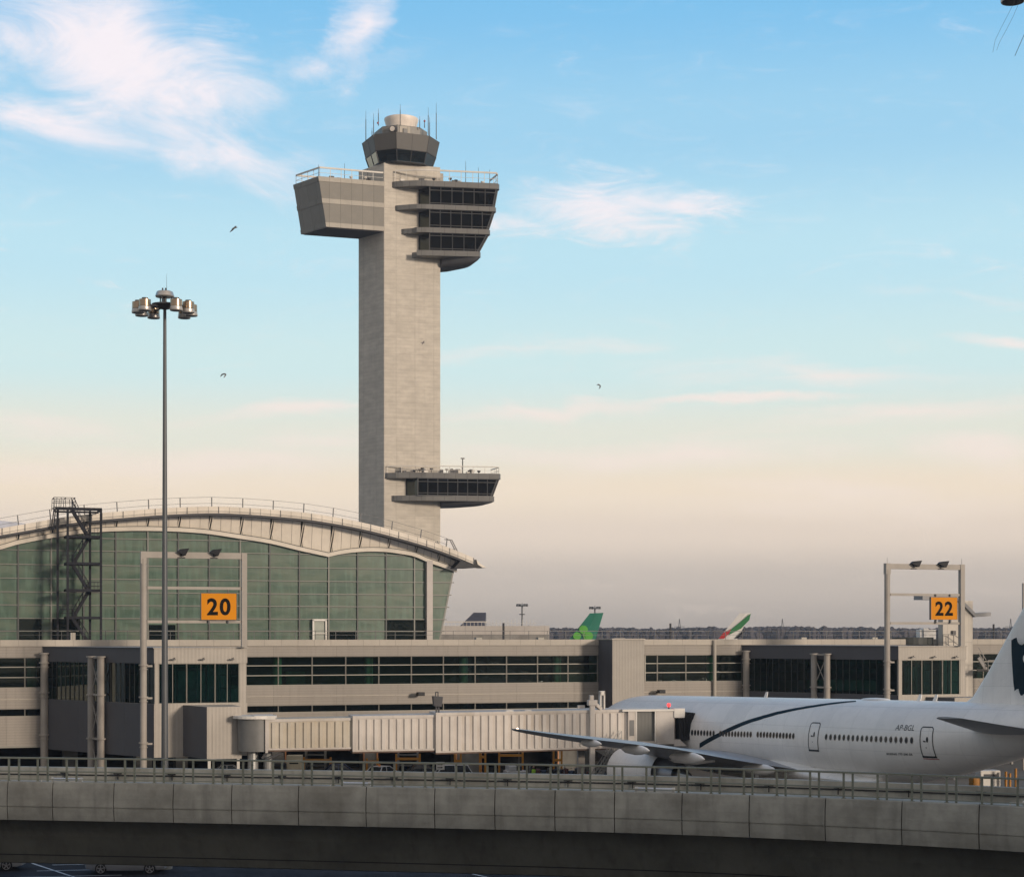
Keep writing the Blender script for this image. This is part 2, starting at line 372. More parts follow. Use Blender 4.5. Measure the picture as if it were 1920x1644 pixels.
gline((-8, 108), (2, 92), .13)
tag(ml.build('parking_lines', M_line), kind='structure')

# ================================================================== CONTROL TOWER
FT = Fr(-20.87, 287.0, R(18.3))
def build_tower():
    T = FT.root('control_tower', 'tall pale concrete air traffic control tower with projecting office pods', 'control tower')
    SW, ZT = 9.58, 90.4; K = (-.381, .924)
    sq = lambda r, m: (r+K[0]*m, K[1]*m)
    SH = [(0, 0), (SW, 0), sq(SW, 7.14), sq(0, 7.14)]
    def side(o, m):
        o.data.materials.append(m)
        for p in o.data.polygons:
            if p.normal.x < -.7: p.material_index = 1
        return o
    side(MB().prism(SH, 0, ZT).build('shaft', M_conc, T, bevel=.1), M_concs)
    MB().box(SW-.3, SW+.9, 1.5, 4, 88.2, 89.8).build('plant_box', M_podlight, T)
    zb, zt = 79.2, 87.25; r0t, r0b = -10.87, -9.56
    def rl(z): return r0b+(r0t-r0b)*(z-zb)/(zt-zb)
    for a, b, m in [(zb, zb+.72, M_podlight), (zb+.72, 83.0, M_pod), (83.0, 83.75, M_podlight), (83.75, zt-.75, M_pod), (zt-.75, zt, M_podlight)]:
        lt = m is M_podlight; y0 = -.06 if lt else 0.0; ex = .05 if lt else 0
        def poly(z):
            q = sq(rl(z)-ex, 7.2+ex); q2 = sq(-.004, 7.2+ex); return [(rl(z)-ex, y0), (-.004, y0), (q2[0]-.01, q2[1]), q]
        side(MB().prism(poly(a), a, b, poly(b)).build('light_band' if lt else 'office_pod', m, T), M_pod if lt else M_pods)
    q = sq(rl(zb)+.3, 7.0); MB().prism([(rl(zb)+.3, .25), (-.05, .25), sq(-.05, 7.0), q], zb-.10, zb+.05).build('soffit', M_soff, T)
    def railing(path, z, h=1.5, posts=1.9, top=.26):
        r = MB()
        for p, q in zip(path, path[1:]):
            p = Vector(p); q = Vector(q); L = (q-p).length; n = max(1, round(L/posts))
            r.beam((p.x, p.y, z+h), (q.x, q.y, z+h), .14, top); r.beam((p.x, p.y, z+h*.45), (q.x, q.y, z+h*.45), .05, .05)
            for k in range(n+1): c = p.lerp(q, k/n); r.beam((c.x, c.y, z), (c.x, c.y, z+h), .07, .07)
        return r.build('railing', M_rail, T)
    railing([(0, .25), (rl(zt)+.25, .25), sq(rl(zt)+.25, 6.9), sq(-.3, 6.9)], zt)
    def outline(lf, fr, sc):
        return [(lf, -.01), (lf+.3, -.45*sc), (lf+1.5, -1.35*sc), (4.9, -2.35*sc), (6.35, -2.78*sc), (fr, -4.55*sc), (fr+.45, -3.9*sc), (fr+.5, .8), (fr-1.6, 4.0), (fr-5, 6.2), (8.9, 6.6), (SW, -.01)]
    for a, b, lf, fr, sc in [(86.4, 87.3, 1.35, 18.05, 1.0), (82.7, 83.45, 1.85, 17.5, .985), (78.9, 79.7, 2.9, 16.5, .965), (75.15, 76.0, 4.7, 14.9, .94)]:
        MB().prism(outline(lf, fr, sc), a, b).build('floor_slab', M_slab, T)
    def glaz(z0, z1, fr0, fr1, sc0, sc1, gx, bays, hd, g1x=7.0):
        G = lambda fr, sc: [(gx, -.02), (g1x, -2.62*sc), (fr-.22, -4.25*sc)]
        g0, g1 = G(fr0, sc0), G(fr1, sc1)
        window(T, (*g0[0], z0), (*g0[1], z0), (*g1[1], z1), (*g1[0], z1), M_mulld, M_tglass2, .14, .14, 0, ())
        L0 = (Vector(g0[2])-Vector(g0[1])).length; L1 = (Vector(g1[2])-Vector(g1[1])).length
        L = lambda g, z, f: Vector((*g[1], z)).lerp(Vector((*g[2], z)), f)
        for k in range(bays):
            f0, f1 = k/bays, (k+1)/bays; h0 = f0*L1/L0; h1 = 1 if k == bays-1 else f1*L1/L0
            window(T, L(g0, z0, h0), L(g0, z0, h1), L(g1, z1, f1), L(g1, z1, f0), M_mull, M_tglass, .15, .18, 0, hd, .09)
        Sd = lambda fr, sc: [(fr-.22, -4.25*sc), (fr+.2, -3.7*sc), (fr+.25, .7), (fr-1.9, 3.7)]
        s0, s1 = Sd(fr0, sc0), Sd(fr1, sc1)
        for k in range(3): window(T, (*s0[k], z0), (*s0[k+1], z0), (*s1[k+1], z1), (*s1[k], z1), M_mull, M_tglass, .16, .16, 0 if k == 0 else 2, hd)
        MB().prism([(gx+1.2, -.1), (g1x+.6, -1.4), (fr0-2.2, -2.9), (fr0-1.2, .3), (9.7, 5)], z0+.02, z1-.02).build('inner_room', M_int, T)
        MB().prism([(9.0, 5.2), (fr0-2.0, 3.6), (fr0-5, 5.8), (8.95, 6.4)], z0, z1).build('rear_wall', M_slab, T)
    glaz(83.45, 86.4, 17.5, 18.05, .985, 1.0, 5.9, 6, (.10, .80)); glaz(79.7, 82.7, 16.5, 17.5, .965, .985, 5.9, 6, (.14, .84)); glaz(76.0, 78.9, 14.9, 16.5, .94, .965, 5.9, 5, (.12, .84))
    def belly(fr, sc, ztop, drop, n=9):
        top = [(SW-.02, -1.2*sc), (12.0, -3.0*sc), (fr-.15, -4.45*sc), (fr+.3, -3.8*sc), (fr+.4, .7), (fr-1.7, 3.8), (fr-5, 5.8), (SW-.6, 6.2)]
        bot = [(SW-.02, -.05), (SW+.6, -.05), (SW+1.2, .1), (SW+1.3, .8), (SW+1.3, 1.5), (SW+1.0, 3.0), (SW+.3, 4.0), (SW-.5, 4.2)]
        rg = []
        for k in range(n):
            s_ = k/(n-1); f = 1-math.cos(s_*math.pi/2)
            rg.append([(a[0]+(b[0]-a[0])*f, a[1]+(b[1]-a[1])*f, ztop-drop*math.sin(s_*math.pi/2)) for a, b in zip(top, bot)])
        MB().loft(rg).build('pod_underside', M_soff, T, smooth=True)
    belly(14.9, .94, 75.15, 1.3)
    railing([(1.8, -.5), (5.0, -2.1), (6.4, -2.55), (17.8, -4.3), (18.3, -3.6), (18.3, .6)], 87.3, 1.75, 1.9)
    for a, b, lf, fr, sc in [(38.9, 39.8, .15, 18.25, 1.0), (35.25, 36.1, 1.25, 17.2, .97)]:
        MB().prism(outline(lf, fr, sc), a, b).build('floor_slab', M_slab, T)
    glaz(36.1, 38.9, 17.2, 18.25, .97, 1.0, 3.75, 8, (.14, .80), 5.0)
    belly(17.2, .97, 35.25, .75)
    railing([(.5, -.35), (4.8, -2.05), (6.4, -2.5), (17.9, -4.3), (18.5, -3.6), (18.5, .6)], 39.8, 1.1, 1.9, .14)
    rnd = random.Random(3)
    for zb_, rr, n in ((39.8, (2, 16), 26), (87.3, (2.5, 17), 9), (87.25, (-10, -.8), 9)):
        for k in range(n):
            x = rnd.uniform(*rr); y = (rnd.uniform(-1.8, -.6)-(.9 if x > 6 else 0)) if x > 0 else rnd.uniform(1, 4)
            w = rnd.uniform(.15, .45); h = rnd.uniform(.3, .85)
            q = MB()
            if k % 2: q.box(x-w, x+w, y-.2, y+.25, zb_, zb_+h)
            else: q.cyl((x, y, zb_), (x, y, zb_+h*.6), .05); q.lathe([(.06, 0), (.26, .12), (.3, .34), (.05, .36)], (x, y, zb_+h*.6), 10)
            q.build('roof_unit', M_dark if k % 3 else M_rail, T)
    MB().cyl((12.6, -2.6, 39.8), (12.6, -2.6, 42.3), .09).box(12.3, 12.9, -2.7, -2.5, 42.2, 42.4).build('mast', M_mull, T)
    for x, y, z, h in ((-2.5, 1, zt, 2.2), (-6.0, 2.5, zt, 3.1), (13, -3, 87.3, 3.6), (16.8, -4.0, 87.3, 2.3), (15, -3.6, 87.3, 2.6), (-10.6, 1.2, zt, 2.2)):
        MB().cyl((x, y, z), (x, y, z+h), .06, .025, 6).build('antenna', M_dark, T)
    # control cab: chamfered square leaning outward
    cx, cy = 3.7, 3.4
    AN = [R(d-18.3) for d in (230, 267, 320, 357, 50, 87, 140, 177)]
    octo = lambda r, z, ox=0: [(cx+r*math.cos(a), cy+r*math.sin(a), z) for a in AN]
    MB().loft([octo(4.9, ZT), octo(4.95, ZT+.25)]).build('cab_base', M_mull, T)
    b0, b1, b2 = octo(5.2, ZT+.05), octo(5.85, 92.25), octo(6.45, 94.8)
    M_cab = mat('cab_fascia', (.085, .08, .072), .5, var=.06)
    for i in range(8):
        j = (i+1) % 8
        window(T, b0[i], b0[j], b1[j], b1[i], M_mulld, M_cabglass, .12, .14, 1 if i % 2 else 0, ())
    MB().loft([b1, b2, octo(6.35, 94.83), octo(5.3, 94.86)]).build('cab_fascia', M_cab, T)
    sm = MB()
    for i in range(8):
        j = (i+1) % 8; m0 = Vector(b1[i]).lerp(Vector(b1[j]), .5); m1 = Vector(b2[i]).lerp(Vector(b2[j]), .5)
        sm.beam(b1[i], b2[i], .06); 
        if i % 2: sm.beam(m0, m1, .05)
    sm.build('fascia_seam', M_mulld, T)
    MB().loft([octo(3.3, ZT), octo(3.0, 94.7)]).build('cab_dark_block', M_int, T)  # dark block added inside the cab to darken its front glass
    MB().loft([octo(4.35, 94.86), octo(4.4, 96.5), octo(4.2, 96.6)]).build('equipment_ring', mat('cab_ring', (.2, .19, .17), .5), T)
    w0 = Vector(octo(4.4, 95.0)[0]); w1 = Vector(octo(4.4, 95)[1]); w2 = Vector(octo(4.4, 95)[2]); c0 = w0.lerp(w1, .78); nrm = Vector((w1.y-w0.y, -(w1.x-w0.x), 0)).normalized()
    c0.z = 95.75
    MB().cyl(c0, c0+nrm*.7, .62, .55, 18).build('lamp_housing', M_dark, T)
    MB().cyl(c0+nrm*.68, c0+nrm*.76, .42, n=18).build('lamp_lens', M_radome, T)
    n2 = Vector((w2.y-w1.y, -(w2.x-w1.x), 0)).normalized(); d2 = (w2-w1).normalized()
    c1 = w1.lerp(w2, .08); MB().beam(c1+Vector((0, 0, .75))+n2*.03, w1.lerp(w2, .55)+Vector((0, 0, .75))+n2*.03, .1, 1.3).build('pale_panel', M_podlight, T)
    c1 = w1.lerp(w2, .32)+n2*.15; MB().beam(c1-d2*.35+Vector((0, 0, .6)), c1+d2*.35+Vector((0, 0, .6)), .25, .75).build('wall_box', M_mull, T)
    MB().lathe([(2.3, 0), (2.42, .5), (2.68, 1.4), (2.84, 1.9), (2.82, 2.1), (2.6, 2.2), (2.0, 2.3), (.02, 2.35)], (cx+.1, cy, 96.6), 32).build('radome', M_radome, T, smooth=True)
    A = FT
    for px, y0, y1 in ((686, 266, 208), (697.5, 262, 240), (700.5, 258, 213), (709.5, 236, 204), (750.5, 236, 196), (787, 242, 218), (796, 240, 224), (803, 254, 202), (805.5, 256, 220), (818, 262, 193)):
        vv = cy+(-4.2 if 700 < px < 812 else -1.2)
        t = A.t(px, vv); za = A.z(px, y0, vv); zb_ = A.z(px, y1, vv)
        MB().cyl((t, vv, za), (t, vv, za+(zb_-za)*.72), .075, .06, 6).cyl((t, vv, za+(zb_-za)*.72), (t, vv, zb_), .035, .02, 6).build('antenna', M_mulld, T)
    for px, y in ((708.5, 231), (796, 227.5)):
        vv = cy-4.2; MB().sphere((A.t(px, vv), vv, A.z(px, y, vv)), .17, 8).build('warning_lamp', mat('dull_red', (.35, .05, .05), .4), T)
build_tower()

# ================================================================== TERMINAL HALL
FH = Fr(-31.8, 206.0, math.atan(.3457))
M_fasc = mat('roof_fascia', (.70, .63, .53), .6, var=.05, dirt=((150, 138, 118), .2))
M_clad = mat('hall_cladding', (.67, .60, .50), .65, var=.05)
M_trim = mat('hall_trim', (.62, .56, .47), .6, var=.06)
M_hm = mat('hall_mullion', (.17, .17, .15), .5, metal=.2, var=.05)
M_hmd = mat('hall_mullion_dark', (.07, .075, .07), .5, metal=.2, var=.05)
M_roof = mat('roof_metal', (.42, .44, .50), .5, var=.08)
def hall_glass():
    m = bpy.data.materials.new('hall_glazing'); m.use_nodes = True; t = m.node_tree; bs = t.nodes['Principled BSDF']
    tc = nd(t, 'ShaderNodeTexCoord').outputs['Object']
    def ns(sc, scale, det, dist=0.0):
        mp = nd(t, 'ShaderNodeMapping'); t.links.new(tc, mp.inputs[0]); mp.inputs['Scale'].default_value = sc
        n = nd(t, 'ShaderNodeTexNoise'); t.links.new(mp.outputs[0], n.inputs['Vector']); n.inputs['Scale'].default_value = scale; n.inputs['Detail'].default_value = det; n.inputs['Distortion'].default_value = dist
        return n.outputs[0]
    col = mixc(t, sstep(t, ns((.35, 1, 1), .5, 5, .8), .35, .65), (.045, .09, .06, 1), (.095, .13, .09, 1))
    col = mixc(t, mth(t, 'MULTIPLY', sstep(t, ns((1.6, 1, .25), 1.2, 4), .45, .7), .6), col, (.10, .165, .12, 1))
    sx = nd(t, 'ShaderNodeSeparateXYZ'); t.links.new(tc, sx.inputs[0])
    t.links.new(col, bs.inputs['Base Color']); bs.inputs['Roughness'].default_value = .35
    bs.inputs['Coat Weight'].default_value = .8; bs.inputs['Coat Roughness'].default_value = .02; bs.inputs['Specular IOR Level'].default_value = .3
    b = nd(t, 'ShaderNodeBump'); b.inputs['Distance'].default_value = .03; t.links.new(pillow(t, tc, ns((1, 1, 1), .55, 2), (FH.t(450, .3), (FH.t(670, .3)-FH.t(450, .3))/4, FH.z(450, 1183, .3), (FH.z(450, 1063, .3)-FH.z(450, 1183, .3))/5, 1.0)), b.inputs['Height']); t.links.new(b.outputs[0], bs.inputs['Coat Normal'])
    return m
M_hglass = hall_glass()
M_hdark = glass('hall_dark_glass', (.03, .05, .045), .5, .01, .5)
def build_hall():
    T = FH.root('terminal_hall', 'arched terminal hall with wavy cream roof edge over green glass wall', 'terminal')
    top = [(0, 991), (60, 980.5), (110, 971.5), (170, 964), (230, 958.7), (290, 954), (350, 951), (410, 950), (465, 952.5), (525, 957), (583.7, 963), (642, 972.5), (695, 983.5), (747, 997), (800, 1012.5), (842.5, 1027.5), (888, 1046)]
    wav = [(0, 1024), (32, 1014.5), (110, 1000), (175, 992), (225, 989.5), (275, 989), (340, 991), (390, 995), (440, 1002.5), (506, 1013), (560, 1026), (615, 1038)]
    wav2 = [(615, 1038), (640, 1032.5), (670, 1029), (700, 1028), (724, 1029), (750, 1032.5), (776, 1037.5), (800, 1047.5), (830, 1058), (854, 1066.5)]
    OV = 2.2  # how far the roof edge stands out
    tp = [(FH.t(x, -OV), FH.z(x, y, -OV)) for x, y in top]
    tl = tp[0][0]
    tp = [(tl-10, tp[0][1]-2.2), (tl-20, tp[0][1]-5.0), (tl-32, tp[0][1]-9.2)][::-1]+tp
    wv = [(FH.t(x), FH.z(x, y)) for x, y in wav]; wl = wv[0][0]
    wv = [(wl-31, wv[0][1]-8.5), (wl-20, wv[0][1]-5.6), (wl-10, wv[0][1]-2.5)]+wv
    wv2 = [(FH.t(x), FH.z(x, y)) for x, y in wav2]
    def ztop(t): return smooth_interp(tp, t)
    def zw(t): return smooth_interp(wv, t) if t <= wv[-1][0] else smooth_interp(wv2, t)
    t0, t1 = tp[0][0], tp[-1][0]
    N = 90
    ts = [t0+(t1-t0)*i/N for i in range(N+1)]
    # roof shell, swept back
    TH = .75
    MB().loft([[(t, -OV+.06, ztop(t)-.02), (t, -OV+.06, ztop(t)-TH+.05), (t, 46, ztop(t)-TH), (t, 46, ztop(t))] for t in ts]).build('roof', M_roof, T)
    # fascia segments with lapped joints
    seg = [FH.t(x, -OV) for x in range(-100, 0, 58)]
    js = [4.2, 47, 111, 172, 231, 291, 351, 410, 469, 526, 584, 642, 695, 747.5, 800, 843, 888]
    jt = sorted([FH.t(x, -OV) for x in js]+[FH.t(4.2, -OV)-4.0*k for k in range(1, 9)])
    for a, b in zip(jt, jt[1:]):
        if b > t1: b = t1
        if a < t0: a = t0
        if b-a < .5: continue
        q = [a+.03+(b-a-.06)*i/6 for i in range(7)]
        o = MB().loft([[(t, -OV-.10, ztop(t)+.03), (t, -OV-.10, ztop(t)-.5), (t, -OV-.04, ztop(t)-TH), (t, -OV+.05, ztop(t)-TH), (t, -OV+.05, ztop(t)+.03)] for t in q])
        o.build('fascia_panel', M_fasc, T)
        sm = MB()
        sm.beam((b-.02, -OV-.11, ztop(b)-TH+.05), (b-.02, -OV-.11, ztop(b)), .05, .09)
        for k in (1, 2): c = a+(b-a)*k/3; sm.beam((c, -OV-.105, ztop(c)-.72), (c, -OV-.105, ztop(c)), .02, .03)
        for q0, q1 in zip(q, q[1:]): sm.beam((q0, -OV-.10, ztop(q0)-.52), (q1, -OV-.10, ztop(q1)-.52), .04, .035)
        sm.beam((q[-1], -OV-.10, ztop(q[-1])-.52), (b, -OV-.10, ztop(b)-.52), .04, .035)
        sm.build('fascia_joint', M_mull, T)
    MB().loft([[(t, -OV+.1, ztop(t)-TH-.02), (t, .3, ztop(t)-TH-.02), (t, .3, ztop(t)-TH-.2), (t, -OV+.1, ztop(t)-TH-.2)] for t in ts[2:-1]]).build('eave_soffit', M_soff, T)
    # cladding between the eave and the glass, in panels that stand proud and cast lines
    cb = [t for t in jt if t > t0+4]
    cb = [FH.t(x) for x in (-40, 34, 98, 158, 218, 277, 336, 394, 452, 508, 565, 621, 675, 729, 780, 822, 854)]
    for a, b in zip(cb, cb[1:]):
        qs = [a+.17+(b-a-.34)*i/5 for i in range(6)]
        o = MB()
        o.loft([[(t, -.02-.55*max(0, min(1, (ztop(t)-TH-zw(t))/3)), ztop(t)-TH-.2), (t, .0, zw(t)+.05), (t, .25, zw(t)+.05), (t, .25, ztop(t)-TH-.2)] for t in qs if ztop(t)-TH-.25 > zw(t)+.05] or [[(a,0,5),(a,.1,5),(a,.1,5.1),(a,0,5.1)],[(a+.1,0,5),(a+.1,.1,5),(a+.1,.1,5.1),(a+.1,0,5.1)]])
        o.build('wall_panel', M_clad, T)
        s2 = MB()
        for k in (1, 2):
            c = a+(b-a)*k/3; hh = max(0, min(1, (ztop(c)-TH-zw(c))/3))
            if hh > .15: s2.beam((c, -.01, zw(c)+.1), (c, -.04-.55*hh, ztop(c)-TH-.25), .02, .035)
        if s2.v: s2.build('panel_seam', M_mull, T)
        # pair of struts at each joint
        hh = max(0, min(1, (ztop(b)-TH-zw(b))/3))
        st = MB()
        for dx in (-.13, .13): st.beam((b+dx-.12*hh, .05, zw(b)+.06), (b+dx+.25*hh, -.35-.5*hh, ztop(b)-TH-.1), .10, .05)
        st.build('strut', M_clad, T)
    MB().loft([[(t, .3, ztop(t)-TH-.1), (t, .3, zw(t)), (t, .5, zw(t)), (t, .5, ztop(t)-TH-.1)] for t in [cb[0]+(cb[-1]-cb[0]-.5)*i/60 for i in range(61)]]).build('backing_wall', M_hmd, T)
    # trim along the wave
    for rng in ((cb[0], wv[-1][0]), (wv2[0][0], wv2[-1][0]+.1)):
        q = [rng[0]+(rng[1]-rng[0])*i/40 for i in range(41)]
        MB().loft([[(t, -.32, zw(t)+.10), (t, -.32, zw(t)-.38), (t, .2, zw(t)-.38), (t, .2, zw(t)+.10)] for t in q]).build('wave_trim', M_trim, T)
        MB().loft([[(t, -.36, zw(t)+.16), (t, -.36, zw(t)+.08), (t, .1, zw(t)+.08), (t, .1, zw(t)+.16)] for t in q]).build('trim_shadow_gap', M_hmd, T)
    # glass wall in bays
    bx = [-100, -50, -20, 34, 96, 157, 217, 277, 334, 392, 450, 505.5, 560.8, 615.8, 670, 723.5, 776.5, 800]
    bt = [FH.t(x, .3) for x in bx]
    bt = [bt[0]-12, bt[0]-6]+bt
    zrow = [FH.z(450, y, .3) for y in (1183, 1160, 1136, 1112.5, 1088, 1063, 1037, 1014)]
    zrow += [zrow[-1]+1.55, zrow[-1]+3.1]
    zb = 0.05
    def bay(a, b, a2=None, b2=None):
        n = 8; v = .3
        q = [a+(b-a)*i/n for i in range(n+1)]
        zt_ = [min(zw(t)-.2, 99) for t in q]
        fr = MB(); ga = MB()
        ga.add([(t, v, zb) for t in q]+[(t, v, z) for t, z in zip(q, zt_)], [(i, i+1, n+2+i, n+1+i) for i in range(n)])
        for z in zrow:
            if z < max(zt_)-.05:
                xs = [t for t, zz in zip(q, zt_) if zz > z]
                if xs: fr.beam((min(xs), v-.1, z), (max(xs), v-.1, z), .16, .10)
        o = fr.build('window', M_hm, T)
        MB().beam((b, v-.12, zb), (b, v-.12, zw(b)-.25), .15, .16, up=(1, 0, 0)).build('post', M_hm if round(b, 2) in light else M_hmd, o)
        ga.build('pane', M_hglass, o)
    light = [round(FH.t(x, .3), 2) for x in (96, 277, 450, 615.8, 776.5)]
    for a, b in zip(bt, bt[1:]): bay(a, b)
    # wide end column and the leaning end bay
    c0, c1 = FH.t(799), FH.t(810)
    MB().box(c0, c1, -.35, .6, 0, FH.z(805, 1051)).build('end_column', mat('end_column_paint', (.46, .42, .385), .6, var=.05), T)
    e = [(c1, .3, FH.z(810, 1052)), (FH.t(852), .3, FH.z(852, 1066)), (FH.t(826), .3, FH.z(826, 1197)), (c1, .3, FH.z(810, 1197))]
    zc = e[2][2]-(e[2][0]-c1-.2)*(e[1][2]-e[2][2])/(e[1][0]-e[2][0]); xb = c1+.2
    fr = MB()
    for z in zrow[:6]:
        tt = e[2][0]+(e[1][0]-e[2][0])*(z-e[2][2])/(e[1][2]-e[2][2]); fr.beam((c1, .2, z), (tt+.35, .2, z), .15, .12)
    fr.beam(e[2], e[1], .08, .2); fr.beam((xb, .3, zc), e[2], .14, .2)
    o = fr.build('window', M_hm, T)
    MB().add([e[0], e[1], e[2], (xb, .3, zc), (c1, .3, zc)], [(0, 1, 2, 3, 4)]).build('pane', M_hglass, o)
    # sides and back, mostly out of sight
    tb = FH.t(822)
    MB().add([(e[1][0], .35, e[1][2]), (e[1][0], 46, e[1][2]), (xb, 46, zc), (xb, .35, zc), (xb, 46, .05), (xb, .35, .05)], [(0, 1, 2, 3), (3, 2, 4, 5)]).build('side_glass', M_hglass, T)
    # dark openings low in the glass
    for xa, xb_, ya, yb in ((34, 80, 1160, 1196), (96, 152, 1160, 1196), (277, 331, 1171, 1196), (616.5, 669, 1184, 1196), (724, 776, 1162, 1196), (777, 799, 1162, 1196)):
        a, b = FH.t(xa, .2), FH.t(xb_, .2)
        MB().box(a+.12, b-.12, .17, .24, 8, FH.z(xa, ya, .2)).build('dark_pane', M_hdark, T)
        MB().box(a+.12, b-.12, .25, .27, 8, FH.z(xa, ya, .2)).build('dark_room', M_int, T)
    # white framed door
    a, b = FH.t(586, -.2), FH.t(613, -.2); zt_ = FH.z(600, 1161, -.2); z0 = FH.z(600, 1199, -.2)
    d = MB().box(a, a+.2, -.25, .1, z0-1, zt_).box(b-.2, b, -.25, .1, z0-1, zt_).box(a, b, -.25, .1, zt_-.18, zt_+.04).box(a+.2, b-.2, -.2, .1, z0+.7, z0+.8)
    o = d.build('door_frame', M_white, T); MB().box(a+.2, b-.2, -.05, .05, z0, zt_-.18).build('door_leaf', mat('pale_leaf', (.24, .26, .22), .4), o)
    # eave gutter beak
    G_ = lambda pts, v: [(FH.t(x, v), v, FH.z(x, y, v)) for x, y in pts]
    gp = [(868, 1046), (893, 1050), (896.5, 1057), (905, 1063), (880, 1064.5), (852, 1064.5)]
    MB().loft([[(x, -2.1, z) for x, _, z in G_(gp, -2.1)], [(x, .4, z) for x, _, z in G_(gp, -2.1)]]).build('shaded_eave_gutter', M_black, T)  # gutter coloured black to stand for its shade
    gl = [(893, 1048.5), (899.5, 1056), (912, 1064), (904, 1063.5), (895.5, 1058)]
    MB().loft([[(x, -2.16, z) for x, _, z in G_(gl, -2.1)], [(x, .45, z) for x, _, z in G_(gl, -2.1)]]).build('gutter_lip', M_fasc, T)
    # underside strip at the right eave
    # roof safety rail
    r = MB(); prev = None
    for x in (-90, -30, 35, 95, 159, 220, 279, 338, 397, 455, 512, 569, 624, 675, 734, 788, 836):
        t = FH.t(x, -1.2); z = ztop(t); lean = (t-FH.t(400))*.006
        a = Vector((t, -1.2, z-.1)); b = Vector((t+lean, -1.2, z+1.18))
        r.beam(a, b, .11, .11)
        if prev:
            for k in (1.0, .45): r.beam(prev[0].lerp(prev[1], k), a.lerp(b, k), .035, .035)
        prev = (a, b)
    r.build('safety_rail', M_mull, T)
    t = FH.t(836, -1.2); z = ztop(t)
    h = MB()
    for dv in (0, .7):
        h.beam((t, -1.2+dv, z+1.1), (t+.75, -1.2+dv, z+1.0), .08, .08); h.beam((t+.75, -1.2+dv, z+1.0), (t+1.6, -1.2+dv, z-.6), .1, .1); h.beam((t+.5, -1.2+dv, z-.1), (t+1.3, -1.2+dv, z-.1), .06)
        h.beam((t-1.1, -1.2+dv, z+.8), (t-.8, -1.2+dv, z+.3), .08)
    h.build('ladder_hoop', M_mull, T)
    # bluish roof further back on the left
    za = FH.z(0, 974, 20)
    MB().loft([[(FH.t(-130, 20), v, za-3.2), (FH.t(-60, 20), v, za-1.0), (FH.t(0, 20), v, za-.1), (FH.t(60, 20), v, za-.5), (FH.t(95, 20), v, za-2.0), (FH.t(95, 20), v, za-6), (FH.t(-130, 20), v, za-6)] for v in (20, 44)]).build('rear_roof', M_roof, T)
build_hall()

# ---- rooftop escape stair in front of the glass
def build_stair():
    V = -4.0
    T = FH.root('scaffold_stair', 'grey steel zigzag escape stair tower against the green glass wall', 'stair tower')
    M = mat('stair_steel', (.022, .023, .028), .75, var=.1, spec=.15)
    X = lambda x, v=V: FH.t(x, v); Z = lambda y: FH.z(150, y, V)
    x0, x1, x2, x3 = X(110), X(125), X(171), X(187); z0 = 12.5; v0, v1 = V-1.3, V+1.3
    p = MB()
    for x, v in ((x0, v1), (x1, v0), (x2, v1), (x3, v0)): p.beam((x, v, z0), (x, v, Z(954)), .24, .24)
    p.build('corner_posts', M, T)
    lev = [Z(y) for y in (1007, 1057, 1107, 1158)]
    for k, z in enumerate(lev):
        q = MB().box(x1-.2, x3, v0-.05, v1, z-.14, z+.14)
        xa = x1 if k % 2 else x2
        for zz in (.5, .95): q.beam((xa-.6, v0, z+zz), (xa+1.0, v0, z+zz), .05); q.beam((xa-.6, v1, z+zz), (xa+1.0, v1, z+zz), .05)
        for i in range(5): q.beam((xa-.6+i*.4, v0, z), (xa-.6+i*.4, v0, z+.95), .04)
        q.build('landing', M, T)
    MB().box(X(104), x3+.1, v0-.1, v0+.15, Z(955)-.2, Z(955)+.12).box(x3-.15, x3+.12, v0, v1, Z(955)-.2, Z(955)+.1).box(X(104), x3, v1-.2, v1, Z(957)-.2, Z(957)).build('top_beam', M, T)
    zs = [Z(957)]+lev+[z0+.1]
    for k in range(5):
        a, b = zs[k], zs[k+1]; xa, xb = (X(134), X(164)) if k % 2 == 0 else (X(168), X(138))
        v = v0+.6 if k % 2 == 0 else v1-.6
        q = MB()
        for dv in (-.42, .42):
            q.beam((xa, v+dv, a), (xb, v+dv, b), .08, .32)
            q.beam((xa, v+dv, a+.95), (xb, v+dv, b+.95), .05, .05)
            for i in range(6): s_ = i/5; q.beam((xa+(xb-xa)*s_, v+dv, a+(b-a)*s_), (xa+(xb-xa)*s_, v+dv, a+(b-a)*s_+.95), .04)
        for i in range(12): s_ = (i+.5)/12; q.box(xa+(xb-xa)*s_-.13, xa+(xb-xa)*s_+.13, v-.4, v+.4, a+(b-a)*s_-.02, a+(b-a)*s_+.02)
        q.build('stair_flight', M, T)
    c = MB(); zt = Z(935); zb = Z(953)
    for v in (v0, v1):
        for x in (98.5, 104, 112, 122, 134, 140): c.beam((X(x), v, zb-.3), (X(x+1 if x < 120 else x-2), v, zt), .06)
        for z in (zt, (zt+zb)/2+.1, zb): c.beam((X(100), v, z), (X(139), v, z), .06)
        c.beam((X(137), v, zt), (X(148), v, zb-.4), .08); c.beam((X(98), v, zb-2.4), (X(103), v, zb), .12)
    for x in (100, 122, 139): c.beam((X(x), v0, zt), (X(x), v1, zt), .06).beam((X(x), v0, zb), (X(x), v1, zb), .06)
    for i in range(4): c.beam((X(100), v0, zb-.5-.5*i), (X(108), v0, zb-.5-.5*i), .06)
    c.build('top_cage', M, T)
build_stair()
